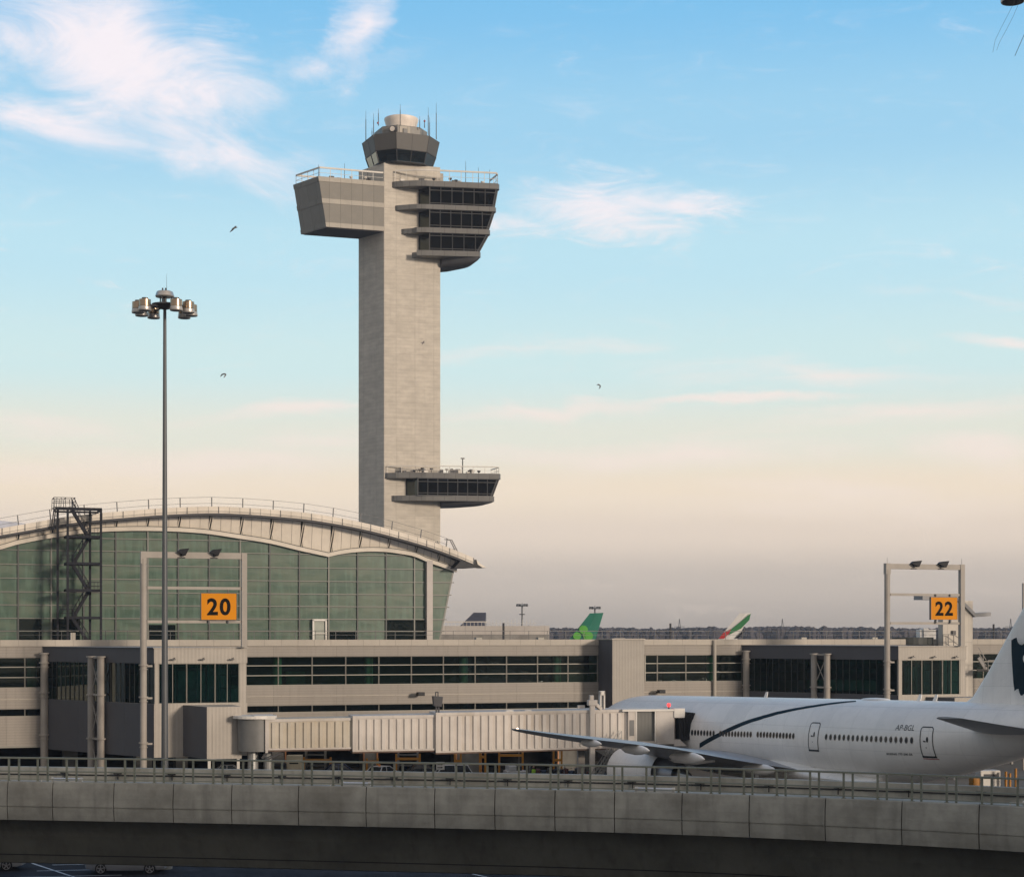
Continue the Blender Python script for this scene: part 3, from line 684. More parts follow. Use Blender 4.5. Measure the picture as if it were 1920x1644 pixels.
# ================================================================== PIER BUILDING
FP = Fr(-22.93, 161.0, math.atan(.3457))
M_band = mat('pier_cladding', (.30, .27, .235), .6, var=.04, vscale=.4, panel=(0, 2, 5.9, 50, .03, .4), stripe=(2, .24, .16), streak=.3)
M_ghshade = mat('gate_house_shaded_side', (.075, .075, .083), .6, var=.05, streak=.06, panel=(1, 2, 6, 50, .04, .3))  # darker copy of the cladding, shade of the left faces put into its colour
M_cap = mat('pier_coping', (.42, .38, .325), .6, var=.05, panel=(0, 2, 1.55, 50, .03, .5))
M_pm = mat('pier_mullion', (.25, .24, .21), .5, metal=.2, var=.05)
Z_W0 = 8.76
M_pglass = glass('pier_glass', (.15, .27, .22), .93, .022, .38, .02, .9, .25, (0, 1.56, Z_W0, .91, .35))
M_lowglass = glass('pier_low_glass', (.04, .07, .075), .85, .01, .38, .02, .6)
M_col = mat('interior_column', (.62, .70, .60), .7, var=.08)
M_pier = mat('undercroft_pier', (.16, .155, .14), .85, var=.1, vscale=1.5, dirt=((60, 56, 50), .4))
M_orange = mat('orange_guard', (.50, .22, .09), .6, var=.15)
Z_TOP, Z_W1, Z_W0, Z_L1, Z_L0, Z_SOF = 12.96, 11.42, 8.76, 6.93, 6.27, 3.54
def build_pier():
    T = FP.root('concourse_building', 'long low beige concourse with two strips of dark green windows', 'concourse')
    tA, tB = FP.t(-140), FP.t(2000); t1, t2 = FP.t(1122), FP.t(1208, -3.6)
    D = 38
    def band(z0, z1, v=0.0, name='wall_band', m=M_band):
        MB().box(tA, tB, v, .45, z0, z1).build(name, m, T)
    MB().box(tA, tB, -.09, .6, 12.40, Z_TOP).build('coping', M_cap, T)
    band(Z_W1, 12.40); band(Z_L1, Z_W0)
    MB().box(tA, tB, -.05, 0, 7.72, 7.80).build('band_trim', M_cap, T)
    band(Z_SOF, Z_L0)
    MB().box(tA, tB, -.12, .02, Z_SOF, Z_SOF+.18).build('drip_edge', M_pm, T)
    MB().box(tA, tB, .6, D, 12.25, 12.5).build('roof', M_roof, T)
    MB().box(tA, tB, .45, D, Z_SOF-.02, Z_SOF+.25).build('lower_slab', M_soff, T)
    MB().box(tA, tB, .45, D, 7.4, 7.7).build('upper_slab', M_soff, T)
    MB().box(tA, tB, 8, 8.3, 3.8, 12.2).build('inner_wall', mat('inner_wall', (.055, .065, .06), .9, var=.25, vscale=.3), T)
    MB().box(tA, tB, .5, 8, 11.55, 11.7).build('ceiling', mat('inner_ceiling', (.28, .30, .27), .8, var=.1), T)
    for z in (10.55, 9.7):
        pass
    # bays
    marks = [x for x in (-129, -45)]
    edges = [-110, -32, 46.5, 120, 190, 258, 325, 392, 457, 521.5, 585, 648, 710, 771, 831, 890.5, 949.5, 1007.5, 1064.5, 1120]
    edges2 = [1209, 1232, 1285.5, 1338.5, 1391, 1443, 1494, 1545, 1596, 1646, 1696, 1745, 1794, 1843, 1891, 1940, 1988]
    for E in (edges, edges2):
        for a, b in zip(E, E[1:]):
            a_, b_ = FP.t(a, .25), FP.t(b, .25)
            window(T, (a_, .25, Z_W0), (b_, .25, Z_W0), (b_, .25, Z_W1), (a_, .25, Z_W1), M_pm, M_pglass, .11, .18, 0, (.345, .685), .085)
            window(T, (a_, .25, Z_L0), (b_, .25, Z_L0), (b_, .25, Z_L1), (a_, .25, Z_L1), M_pm, M_lowglass, .1, .18)
    for x in (60, 200, 330, 520, 691, 869, 1044, 1112, 1332, 1480, 1620, 1760):
        a = FP.t(x, 1.6)
        MB().cyl((a, 1.6, 7.7), (a, 1.6, 11.55), .42, n=14).build('interior_column', M_col, T, smooth=True)
        MB().cyl((a, 1.6, 3.8), (a, 1.6, 7.4), .42, n=14).build('interior_column', M_col, T, smooth=True)
    rnd = random.Random(5)
    for k in range(26):
        t = tA+(tB-tA)*rnd.random(); v = rnd.uniform(2, 7)
        MB().box(t-.9, t+.9, v-.3, v+.3, 7.7, 7.7+rnd.choice((.8, .85, 2.2))).build('seat_row' if k % 3 else 'display_stand', mat('inner_furniture', (.09, .15, .12), .7, var=.3), T)
    for k in range(30):
        t = tA+(tB-tA)*(k+.5)/30
        MB().box(t-.6, t+.6, 1.0, 7.8, 11.49, 11.545).build('ceiling_beam', M_pm, T)
    # the buttress box
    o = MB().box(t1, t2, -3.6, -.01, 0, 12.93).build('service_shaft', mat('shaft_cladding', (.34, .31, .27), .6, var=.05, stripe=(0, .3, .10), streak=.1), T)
    o.data.materials.append(M_ghshade)
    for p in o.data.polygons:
        if p.normal.x < -.7: p.material_index = 1  # left face takes the colour darkened for shade
    MB().box(t1-.08, t2+.08, -3.7, .2, 12.93, 13.05).build('shaft_coping', M_cap, T)
    # undercroft piers and back wall
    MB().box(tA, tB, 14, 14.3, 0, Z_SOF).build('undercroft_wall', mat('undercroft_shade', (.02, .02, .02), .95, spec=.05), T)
    for xa, xb in ((-60, -20), (120, 146), (255, 285), (330, 352), (505, 533.5), (683, 705.5), (856, 900), (1047, 1111), (1210, 1260), (1380, 1420), (1560, 1600), (1720, 1760), (1860, 1890)):
        a, b = FP.t(xa, .5), FP.t(xb, .5)
        o = MB().box(a, b, .5, 2.5, 0, Z_SOF).build('undercroft_pier', M_pier, T)
        if xa > 400 and xa < 1300:
            MB().box(b, b+.14, .35, .6, 0, Z_SOF).build('corner_guard', M_orange, o)
            if xa > 600: MB().box(a-.12, a, .35, .6, 0, Z_SOF).build('corner_guard', M_orange, o)
    # roof rail
    r = MB()
    for a, b in ((tA, tB),):
        for z, w in ((13.78, .05), (13.4, .03)): r.beam((a, .9, z), (b, .9, z), w, w)
        n = int((b-a)/1.9)
        for k in range(n): t = a+(b-a)*k/n; r.beam((t, .9, 12.4), (t, .9, 13.78), .045, .045)
    r.build('roof_rail', M_mull, T)
    for x in (944, 1257, 1863):
        t = FP.t(x, 1.2); MB().cyl((t, 1.2, 12.4), (t, 1.2, 14.55), .11, n=8).build('roof_post', M_dark, T)
    for x in (898, 1014, 1507, 1640): 
        t = FP.t(x, 1.0); MB().box(t-.3, t+.3, .9, 1.5, 12.5, 13.15).build('roof_vent', M_pm, T)
    for x, w in ((1161, 1.2), (137, .42)):
        t = FP.t(x, .8); MB().box(t-w/2, t+w/2, .7, 1.4, 12.5, 13.08 if x > 1000 else 13.6).build('roof_box', M_cap, T)
    t = FP.t(1340.5, -.3); MB().cyl((t, -.25, 3.5), (t, -.25, 12.9), .17, n=10).build('downpipe', M_cap, T)
    # wall floodlights
    for x, y in ((787, 1300.5), (1238, 1296)):
        p = FP.pt(x, y, -.8); q = MB()
        q.box(p[0]-.28, p[0]+.38, -1.25, -.6, p[2]-.17, p[2]+.17).beam((p[0], -.7, p[2]), (p[0]-.1, 0, p[2]-.1), .1)
        q.build('wall_floodlight', M_black, T, bevel=.04)
build_pier()

# ================================================================== GATE HOUSES
M_gh = mat('gate_house_cladding', (.39, .355, .31), .6, var=.05, stripe=(0, .3, .06), streak=.06)
M_gside = glass('gate_side_glass', (.06, .16, .15), .85, .008, .55, .04, .22, .25)
M_gglass = glass('gate_glass', (.07, .21, .20), .90, .014, .55, .02, .9, .2)
M_steelc = mat('column_paint', (.33, .30, .265), .6, var=.07, streak=.1)
M_sign = mat('sign_orange', (.64, .235, .003), .6, var=.03, spec=.15)
M_ink = mat('sign_black', (.008, .008, .007), .8, var=.05, spec=.1)
def gate_house(bpx, bY, Apx, Cpx, label, tails):
    bx = (bpx-CX)/F*bY
    G = Fr(bx, bY, FP.a)
    T = G.root('gate_house', label, 'gate house')
    tA = FP.t(Apx); Aw = FP.w(tA, 0, 0); A = G.loc(Aw.x, Aw.y)
    Wd = G.t(Cpx); B = (0.0, 0.0); C = (Wd, 0.0); D = (Wd+A[0], A[1])
    zr, zw1, zw0, zf = 12.3, 11.07, 7.77, 3.40
    def slab(z0, z1, name, grow=0.0, m=M_gh):
        g = grow
        d = Vector((A[0], A[1])).normalized()*g
        P = [(-g, -g), (Wd+g, -g), (D[0]+g, D[1]-.01), (A[0]-g, A[1]-.01)]
        o = MB().prism(P, z0, z1).build(name, m, T); o.data.materials.append(M_ghshade)
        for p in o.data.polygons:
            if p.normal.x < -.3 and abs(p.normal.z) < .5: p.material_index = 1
        return o
    slab(zw1, zr, 'upper_wall', .06); slab(zf, zw0, 'lower_wall', .06); 
    slab(zr, zr+.08, 'coping', .14)
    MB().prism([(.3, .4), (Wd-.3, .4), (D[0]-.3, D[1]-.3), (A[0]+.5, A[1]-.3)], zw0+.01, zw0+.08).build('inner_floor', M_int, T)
    MB().box(Wd*.3, Wd*.6, 2.5, 3.2, zw0+.08, zw0+2.6).box(Wd*.1, Wd*.9, 5, 5.2, zw0+.08, zw1-.5).build('inner_partition', mat('inner_partition', (.22, .26, .25), .8, var=.3), T)
    for k in range(7): MB().box(Wd*(.12+.12*k), Wd*(.12+.12*k)+.1, 1.2, 1.3, zw0+.08, zw1-.1).build('inner_post', M_pm, T)
    # sloping bottom skirt at the side
    e = .04
    # front windows, three panes
    xs = [.32, .32+(Wd-.9)/3, .32+(Wd-.9)*2/3, Wd-.58]
    xs[1] = G.t(bpx+(Cpx-bpx)*.35); xs[2] = G.t(bpx+(Cpx-bpx)*.66)
    MB().box(.0, .28, .0, .3, zw0, zw1).build('corner_post', M_gh, T)
    MB().box(Wd-.52, Wd, .0, .3, zw0, zw1).build('corner_post', M_gh, T)
    for a, b in zip(xs, xs[1:]): window(T, (a, .1, zw0), (b, .1, zw0), (b, .1, zw1), (a, .1, zw1), M_pm, M_gglass, .11, .16, 1, (), .04)
    n = 8
    Av = Vector((A[0], A[1], 0)); 
    for k in range(n):
        a = Av.lerp(Vector((0, .25, 0)), k/n); b = Av.lerp(Vector((0, .25, 0)), (k+1)/n)
        z1 = zw1; z0 = zw0
        window(T, (a.x, a.y, z0), (b.x, b.y, z0), (b.x, b.y, z1), (a.x, a.y, z1), M_hmd, M_gside, .05, .1, 2, ())
        c = Vector((D[0], D[1], 0)).lerp(Vector((Wd, .25, 0)), k/n); d = Vector((D[0], D[1], 0)).lerp(Vector((Wd, .25, 0)), (k+1)/n)
        if k % 2 == 0:
            d2 = Vector((D[0], D[1], 0)).lerp(Vector((Wd, .25, 0)), (k+2)/n)
            window(T, (d2.x, d2.y, z0), (c.x, c.y, z0), (c.x, c.y, z1), (d2.x, d2.y, z1), M_hmd, M_gglass, .08, .1, 1, (.35, .68))
    # columns by the side
    def column(px, v, r=.3, z=11.7, rings=(4.6, 8.3, 10.9)):
        t = G.t(px, v); c = MB().cyl((t, v, 0), (t, v, z), r, n=16)
        for zz in rings: c.cyl((t, v, zz), (t, v, zz+.12), r+.13, n=16); c.cyl((t, v, zz-.35), (t, v, zz-.27), r+.09, n=16)
        c.cyl((t, v, z), (t, v, z+.14), r+.14, n=16).box(t+.1, t+.75, v-.15, v+.15, z-.4, z-.15)
        c.build('column', M_steelc, T, smooth=True); return t
    return G, T, A, Wd, column
def sign_frame(G, pxl, pxr, v, ytop, ymid, ylow, digits, sx0, sx1, sy0, sy1, flabel, slabel, fx):
    tl, tr = G.t(pxl, v), G.t(pxr, v); w = G.w(tl, v, 0)
    T = empty('sign_frame', (w.x, w.y, 0), G.a, flabel, 'sign frame', 'steel frames carrying the gate signs')
    L = tr-tl; zt = G.z((pxl+pxr)/2, ytop, v)
    MB().cyl((0, 0, 0), (0, 0, zt-.6), .27, .27, 16).box(-.24, .24, -.24, .24, zt-1.0, zt).build('post', M_steelc, T, smooth=True)
    MB().box(L-.22, L+.22, -.22, .22, 12.38, zt-.004).build('post', M_steelc, T)
    for zz in (4.6, 8.3, 10.9): MB().cyl((0, 0, zz), (0, 0, zz+.12), .38, n=16).cyl((0, 0, zz-.32), (0, 0, zz-.25), .34, n=16).box(.2, .7, -.12, .12, zz-.1, zz+.05).build('collar', M_steelc, T)
    zm, zl = G.z((pxl+pxr)/2, ymid, v), G.z((pxl+pxr)/2, ylow, v)
    MB().box(.24, L-.22, -.16, .16, zt-.52, zt-.03).build('top_beam', M_steelc, T)
    MB().box(.3, L-.222, -.1, .1, zm-.13, zm+.1).build('cross_bar', M_steelc, T); MB().box(.3, L-.222, -.1, .1, zl-.13, zl+.1).build('cross_bar', M_steelc, T)
    for x in fx:
        t = G.t(x, v)-tl
        q = MB().add([(t-.5, -.5, zt+.0), (t+.15, -.75, zt-.32), (t+.45, -.75, zt+.28), (t-.25, -.5, zt+.2), (t-.5, -.1, zt), (t+.15, -.25, zt-.32), (t+.45, -.25, zt+.28), (t-.25, -.1, zt+.2)],
                     [(0,1,2,3), (7,6,5,4), (0,4,5,1), (1,5,6,2), (2,6,7,3), (3,7,4,0)]).beam((t-.1, -.3, zt-.1), (t-.2, 0, zt-.4), .1).box(t-.4, t+.2, -.22, -.165, zt-.5, zt-.43)
        q.build('floodlight', M_black, T)
    MB().cyl((0, 0, zt), (0, 0, zt+.55), .015, n=5).cyl((L, 0, zt), (L, 0, zt+.55), .015, n=5).build('lightning_rod', M_mull, T)
    # sign hangs between the bars
    a, b = G.t(sx0, v-.25)-tl, G.t(sx1, v-.25)-tl; z1, z0 = G.z(sx0, sy0, v-.25), G.z(sx0, sy1, v-.25)
    sw = G.w(tl+a, v-.25, z0)
    Sg = empty('gate_sign', sw, G.a, slabel, 'sign', 'orange numbered gate signs')
    w_, h_ = b-a, z1-z0
    MB().box(0, w_, -.12, .12, 0, h_).build('sign_panel', M_sign, Sg, bevel=.01)
    MB().box(-.03, 0, -.14, .14, -.03, h_+.03).box(w_, w_+.03, -.14, .14, -.03, h_+.03).box(0, w_, -.14, .14, h_, h_+.03).box(0, w_, -.14, .14, -.03, 0).build('sign_rim', M_mull, Sg)
    MB().box(w_*.2, w_*.2+.12, -.05, .25, -.35, -.03).box(w_*.75, w_*.75+.12, -.05, .25, -.35, -.03).box(w_*.2, w_*.2+.12, .0, .2, h_+.03, h_+.3).box(w_*.75, w_*.75+.12, 0, .2, h_+.03, h_+.3).build('bracket', M_mull, Sg)
    m = M_ink
    for i, ch in enumerate(digits):
        vs, fs = text_geo(ch, .03, .0)
        x0 = w_*(.16+.36*i); dw = w_*.31; zz = h_*.17; dh = h_*.65
        MB().add([(x0+x*dw, -.135-z*.0, zz+y*dh) for x, y, z in vs], fs).build('digit', m, Sg)
    return T
def bold_digit(ch):
    pass
G20, T20, A20, W20, col20 = gate_house(290, 143.5, 82, 462, 'large gate house with shade-darkened side wall behind the light mast, sign 20 above', 0)
col20(83, -.5 if False else (A20[1]*.96), .33)
def side_pair(G, A, T, pxa, pxb):
    # twin columns with bracing standing just off the side wall
    nx, ny = -A[1], A[0]; L = math.hypot(nx, ny); nx /= L; ny /= L
    if ny > 0: nx, ny = -nx, -ny
    def find(px, off):
        best = None
        for i in range(400):
            f = i/400; t = A[0]*(1-f)+nx*off; v = A[1]*(1-f)+ny*off; w = G.w(t, v, 0); e = abs(CX+F*w.x/w.y-px)
            if best is None or e < best[0]: best = (e, t, v)
        return best[1], best[2]
    ca, cb = find(pxa, .45), find(pxb, .5)
    for t, vv in (ca, cb):
        c = MB().cyl((t, vv, 0), (t, vv, 11.6), .3, n=14)
        for zz in (4.6, 8.3, 11.5): c.cyl((t, vv, zz), (t, vv, zz+.12), .42, n=14)
        c.build('column', M_steelc, T, smooth=True)
    b = MB()
    for z0, z1 in ((4.7, 8.2), (8.4, 11.4), (1.0, 4.5)): b.beam((*ca, z1), (*cb, z0), .07).beam((*ca, z0), (*cb, z1), .07)
    for z in (4.66, 8.36, 11.5): b.beam((*ca, z), (*cb, z), .16)
    b.build('bracing', M_steelc, T)
side_pair(G20, A20, T20, 171, 189)
# front lower projection of gate 20 where the bridge joins
def front_box(G, T, x0, x1, ytop, ybot, dep, xs):
    v = -dep
    a, b = G.t(x0, v), G.t(x1, v); z1 = G.z(x0, ytop, v); z0 = G.z(x0, ybot, v)
    sh = (G.t(xs)-a)
    P = [(a, v), (b, v), (b+.0, -.07), (G.t(xs), -.07)]
    o = MB().prism(P, z0, z1).build('front_projection', M_gh, T); o.data.materials.append(M_ghshade)
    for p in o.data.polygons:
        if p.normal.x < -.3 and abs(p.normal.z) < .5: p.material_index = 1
    k = .35
    MB().box(a+k*1.2, b-k, v-.03, v, z0+.4, z1-.6).build('wall_panel', M_gh, T)
    for xx in (a+.1, b-.35): MB().box(xx, xx+.22, v+.1, v+.32, 0, z0).build('support_leg', M_white, T)
front_box(G20, T20, 388, 453, 1325, 1423, 4.6, 343)
for x in (325, 380, 435): 
    p = G20.pt(x, 1236, -.35); MB().box(p[0]-.18, p[0]+.18, -.45, -.1, p[2]-.04, p[2]+.05).beam((p[0]+.15, -.3, p[2]+.15), (p[0], -.06, p[2]), .05).build('wall_light', M_mull, T20)
sign_frame(G20, 269, 457.5, -.55, 1035, 1102, 1165, '20', 377, 443, 1112, 1161.5, 'tall steel frame standing over the nearer gate house, carrying sign 20', 'larger orange gate sign reading twenty in black, left of the hall door', (342, 403))
G22, T22, A22, W22, col22 = gate_house(1685, 164.0, 1392, 1810, 'gate house behind the white airliner, sign 22 above it', 0)
col22(1399, A22[1]*.96, .33)
side_pair(G22, A22, T22, 1526, 1551)
for x in (1712, 1752, 1793): 
    p = G22.pt(x, 1232, -.35); MB().box(p[0]-.18, p[0]+.18, -.45, -.1, p[2]-.04, p[2]+.05).beam((p[0]+.15, -.3, p[2]+.15), (p[0], -.06, p[2]), .05).build('wall_light', M_mull, T22)
sign_frame(G22, 1663.5, 1803, -.55, 1057, 1114.5, 1168, '22', 1744.5, 1793.5, 1119.5, 1161, 'steel frame over the far gate house at right, carrying sign 22', 'smaller far orange gate sign with two black twos, near the right edge', (1713, 1764))
front_box(G22, T22, 1790, 1850, 1308, 1420, 3.0, 1735)
# post at the far right edge behind the tail
q = at(1921.5, 1200, 175)
tag(MB().box(q.x-.22, q.x+.22, 175-.2, 175.2, 0, at(0, 1093, 175).z).box(q.x, q.x+7.5, 174.9, 175.1, at(0, 1093, 175).z-.5, at(0, 1093, 175).z).box(q.x+7.1, q.x+7.5, 174.8, 175.2, 0, at(0, 1093, 175).z-.5).build('steel_frame', M_steelc), 'plain grey steel post at the right edge, beyond the airliner tail fin', 'frame')

# ---- stair tower with winged roof behind gate 22
def build_pylon():
    v = -1.5; A = FP
    T = A.root('stair_pavilion', 'pale stair pavilion with angled winged roof behind sign 22', 'pavilion')
    X = lambda x: A.t(x, v); Z = lambda y: A.z(1790, y, v)
    a, b = X(1768), X(1824)
    MB().box(a, b, v, v+.9, 0, Z(1126)).build('wall', mat('pavilion_wall', (.53, .485, .42), .6, var=.05, panel=(0, 2, 1.3, 3, .03, .4)), T)
    zt = Z(1117)
    prof = [(X(1727), zt), (X(1789), zt), (X(1797), zt-.15), (X(1826), Z(1149)), (X(1855), Z(1147))]
    pr = [(t, z) for t, z in prof]; lo = [(t, z-.42) for t, z in prof]
    MB().loft([[(t, v-.3, z), (t, v+1.4, z), (t, v+1.4, z-.42), (t, v-.3, z-.42)] for t, z in prof]).build('winged_roof', mat('wing_roof', (.22, .22, .225), .5), T)
    MB().prism([(X(1797), v+.95), (b, v+.95), (b, v+1.2), (X(1797), v+1.2)], Z(1150), Z(1126)).build('upper_wall', M_hmd, T)
    MB().box(X(1784), X(1790), v-.25, v-.01, Z(1190), Z(1182)).build('wall_light', M_dark, T)
    r = MB()
    for z in (.3, 1.05): r.beam((X(1760), v-.8, 12.4+z), (X(1780), v-.8, 12.4+z), .06).beam((X(1780), v-.8, 12.4+z), (X(1800), v-.8, 11.6+z), .06)
    for x in (1760, 1770, 1780): r.beam((X(x), v-.8, 12.3), (X(x), v-.8, 13.45), .06)
    r.build('handrail', M_mull, T)
    s = MB()
    x0, x1, x2 = X(1812), X(1826), X(1872)
    z1, z2 = Z(1243), Z(1256)
    s.beam((x0, v-2.2, Z(1232)), (x1, v-2.2, z2+.1), .1, .35).box(x1, x2, v-2.6, v-.5, z2-.12, z2+.1)
    for z in (.5, 1.05): s.beam((x1, v-2.55, z2+z), (x2, v-2.55, z2+z), .06).beam((x0, v-2.2, Z(1232)+z), (x1, v-2.2, z2+z), .06)
    for k in range(6): t = x1+(x2-x1)*k/5; s.beam((t, v-2.55, z2), (t, v-2.55, z2+1.05), .05)
    s.beam((x0, v-2.2, Z(1290)), (x1, v-2.2, Z(1308)), .1, .3).box(x1, x2, v-2.6, v-.5, Z(1308)-.1, Z(1308)+.1)
    s.beam((x0, v-2.2, Z(1290)+.9), (x1, v-2.2, Z(1308)+.9), .06).beam((x2-.1, v-2.5, 0), (x2-.1, v-2.5, z2), .2).beam((x1+.1, v-2.5, 0), (x1+.1, v-2.5, z2), .2)
    s.build('outside_stair', mat('balcony_steel', (.2, .19, .18), .5), T)
    MB().tube([(X(1829), v+2, Z(1150)+.4), (X(1831), v+2, Z(1128)), (X(1836), v+2, Z(1126))], .06).tube([(X(1829), v+2.3, Z(1138)), (X(1838), v+2.3, Z(1131))], .06).build('roof_bracket', M_dark, T)
    # round dark tank on the roof in front
    t = X(1738); MB().cyl((t, v+3, 12.4), (t, v+3, 13.15), 2.3, n=28).build('roof_drum', M_hmd, T)
build_pylon()

# ================================================================== JET BRIDGE
M_jb = mat('bridge_white', (.56, .515, .47), .5, var=.06, vscale=.6, streak=.3, dirt=((150, 132, 104), .4))
M_jb2 = mat('bridge_cream', (.50, .455, .38), .55, var=.06, vscale=.6, streak=.2, dirt=((168, 146, 108), .3))
M_jrib = mat('bridge_rib', (.60, .555, .505), .5, var=.05)
M_grey = mat('mid_grey_metal', (.15, .15, .145), .5, var=.1)
M_galv = mat('galvanised', (.32, .32, .31), .4, metal=.5, var=.1)
def build_bridge():
    P0 = at(497, 1372, 141.2); P1 = at(1190, 1366, 147.5)
    ang = math.atan2(P1.y-P0.y, P1.x-P0.x)
    B = Fr(P0.x, P0.y, ang)
    T = B.root('jet_bridge', 'white ribbed jet bridge in three telescoping tunnels reaching the airliner door', 'jet bridge')
    def tunnel(xa, xb, yta, ytb, yba, ybb, hw, m, ribs, cap=.22):
        a, b = B.t(xa, -hw), B.t(xb, -hw)
        za1, zb1 = B.z(xa, yta, -hw), B.z(xb, ytb, -hw); za0, zb0 = B.z(xa, yba, -hw), B.z(xb, ybb, -hw)
        MB().loft([[(t, -hw, z0), (t, hw, z0), (t, hw, z1), (t, -hw, z1)] for t, z0, z1 in ((a, za0, za1), (b, zb0, zb1))]).build('tunnel', m, T)
        L = b-a
        def zz(t, lo): f = (t-a)/L; return (za0+(zb0-za0)*f) if lo else (za1+(zb1-za1)*f)
        for k in range(ribs):
            c = a+.45+(L-.7)*(k+.5)/ribs; w = (L-.7)/ribs
            r = MB()
            y0 = -hw-.001; d = .13
            l0, l1 = zz(c, 1)+.10, zz(c, 0)-.30
            pr = [(c-w*.46, y0), (c-w*.36, y0-d), (c+.05*w, y0-d), (c+w*.15, y0)]
            r.loft([[(x, y, l0) for x, y in pr], [(x, y, l1) for x, y in pr]])
            r.build('rib', M_jrib if m is M_jb else M_jb2, T)
        e = MB()
        e.loft([[(t, -hw-.10, z), (t, -hw+.1, z), (t, -hw+.1, z+.14), (t, -hw-.10, z+.14)] for t, z in ((a, za0-.04), (b, zb0-.04))])
        e.loft([[(t, -hw-.07, z), (t, -hw+.1, z), (t, -hw+.1, z+.2), (t, -hw-.07, z+.2)] for t, z in ((a, za1-.22), (b, zb1-.22))])
        e.loft([[(t, -hw-.11, z), (t, -hw+.1, z), (t, -hw+.1, z1), (t, -hw-.11, z1)] for t, z, z1 in ((a, za0-.03, za1+.02), (a+.3, za0-.03, za1+.02))])
        e.build('edge_frame', M_jb, T)
        u = MB().loft([[(t, -hw-.04, z-.16), (t, hw, z-.16), (t, hw, z-.045), (t, -hw-.04, z-.045)] for t, z in ((a, za0), (b, zb0))]); u.build('under_rail', mat('rusty_rail', (.12, .075, .055), .7, var=.2), T)
        return a, b, zz
    tunnel(497, 662, 1348, 1345, 1405, 1402.5, 1.30, M_jb2, 10)
    tunnel(661, 818, 1342, 1339.5, 1408, 1405, 1.48, M_jb, 10)
    a3, b3, z3 = tunnel(817, 1190, 1336, 1329, 1410, 1400, 1.66, M_jb, 25)
    # drum joint by the gate house
    c = B.t(476, -1.2)
    MB().cyl((c+.2, 0, B.z(476, 1407)), (c+.2, 0, B.z(476, 1346)), 1.42, n=28).build('drum', M_grey, T, smooth=True)
    MB().cyl((c+.15, 0, B.z(476, 1346)), (c+.15, 0, B.z(476, 1341)), 1.75, n=28).box(c, B.t(513), -1.5, 1.5, B.z(500, 1347), B.z(500, 1340)).build('drum_cap', M_white, T)
    MB().box(c+.9, B.t(500, -1.35)+.1, -1.42, 1.4, B.z(488, 1409), B.z(488, 1347)).build('drum_frame', M_jb, T)
    MB().cyl((c, 0, 0), (c, 0, B.z(476, 1407)), .42, n=16).cyl((c+1.2, .3, 0), (c+1.2, .3, B.z(476, 1407)), .35, n=14).box(c-.9, c-.2, -.8, -.1, 0, 1.3).build('drum_column', M_galv, T)
    MB().beam((B.t(500), -.8, B.z(500, 1408)), (B.t(490), -.8, B.z(500, 1420)), .2).beam((B.t(497), -.8, B.z(500, 1424)), (B.t(530), -.8, B.z(500, 1408)), .12).build('strut', M_dark, T)
    # equipment on top at the tunnel change
    t = B.t(822, -1.2); zt = B.z(822, 1336, -1.2)
    q = MB().add([(t-.35, -1.4, zt+.55), (t+.25, -1.4, zt+.5), (t+.35, -1.4, zt+1.3), (t-.45, -1.4, zt+1.35), (t-.35, -.6, zt+.55), (t+.25, -.6, zt+.5), (t+.35, -.6, zt+1.3), (t-.45, -.6, zt+1.35)], [(0,1,2,3), (7,6,5,4), (0,4,5,1), (1,5,6,2), (2,6,7,3), (3,7,4,0)])
    q.beam((t-.2, -1, zt+1.3), (t-.2, -1, zt+1.7), .08).beam((t, -1, zt+1.3), (t, -1, zt+1.7), .08).beam((t-.2, -1, zt+1.68), (t, -1, zt+1.68), .08).box(t-.2, t-.08, -1.1, -.9, zt, zt+.6).box(t, t+.12, -1.1, -.9, zt, zt+.6)
    q.build('floodlight', M_dark, T)
    # lift column with gear on top
    t = B.t(1110.5, -1.95)
    q = MB().box(t-.2, t+.22, -2.05, -1.68, 0, B.z(1110, 1322, -1.95)).box(t-.35, t+.42, -2.1, -1.5, B.z(1110, 1322, -1.9), B.z(1110, 1312, -1.9)).box(t-.2, t+.12, -2.0, -1.6, B.z(1110, 1312, -1.9), B.z(1110, 1303, -1.9)).beam((t+.3, -1.8, B.z(1110, 1320, -1.9)), (t+.85, -1.5, B.z(1110, 1330, -1.9)), .3)
    q.box(t-.3, t+.3, 1.7, 2.0, 0, B.z(1110, 1325, -1.9))
    q.build('lift_column', M_jb, T, bevel=.03)
    q = MB(); 
    for s_ in (-1, 1):
        for d in (-.45, .45): q.cyl((t+d*1.0-.0, s_*1.9-.2, .55), (t+d, s_*1.9+.2, .55), .55, n=16)
    q.build('wheel', M_black, T)
    # little white gantry on the roof
    t0, t1 = B.t(1124, 0), B.t(1133, 0); zz = B.z(1128, 1331)
    MB().box(t0, t0+.1, -.3, .3, zz, B.z(1128, 1296)).box(t1-.1, t1, -.3, .3, zz, B.z(1128, 1296)).box(t0, t1, -.3, .3, B.z(1128, 1303), B.z(1128, 1295)).build('roof_gantry', M_white, T)
    for x in (955, 990, 1145): t = B.t(x, -1.2); MB().sphere((t, -1.2, B.z(x, 1333, -1.2)), .2, 6, (2, 1, .7)).build('roof_lamp', M_white, T)
    # cab
    zc1, zc0 = B.z(1230, 1329, -2.0), B.z(1230, 1392, -2.0)
    a, b, c_, d = B.t(1178, -2), B.t(1193, -2), B.t(1229, -2), B.t(1264, -2)
    MB().box(a, b-.03, -2.0, 2, zc0, zc1-.1).build('cab_wall', M_jb, T)
    MB().box(a+.12, a+.5, -2.05, -2, zc0+.6, zc0+1.9).build('control_panel', M_grey, T)
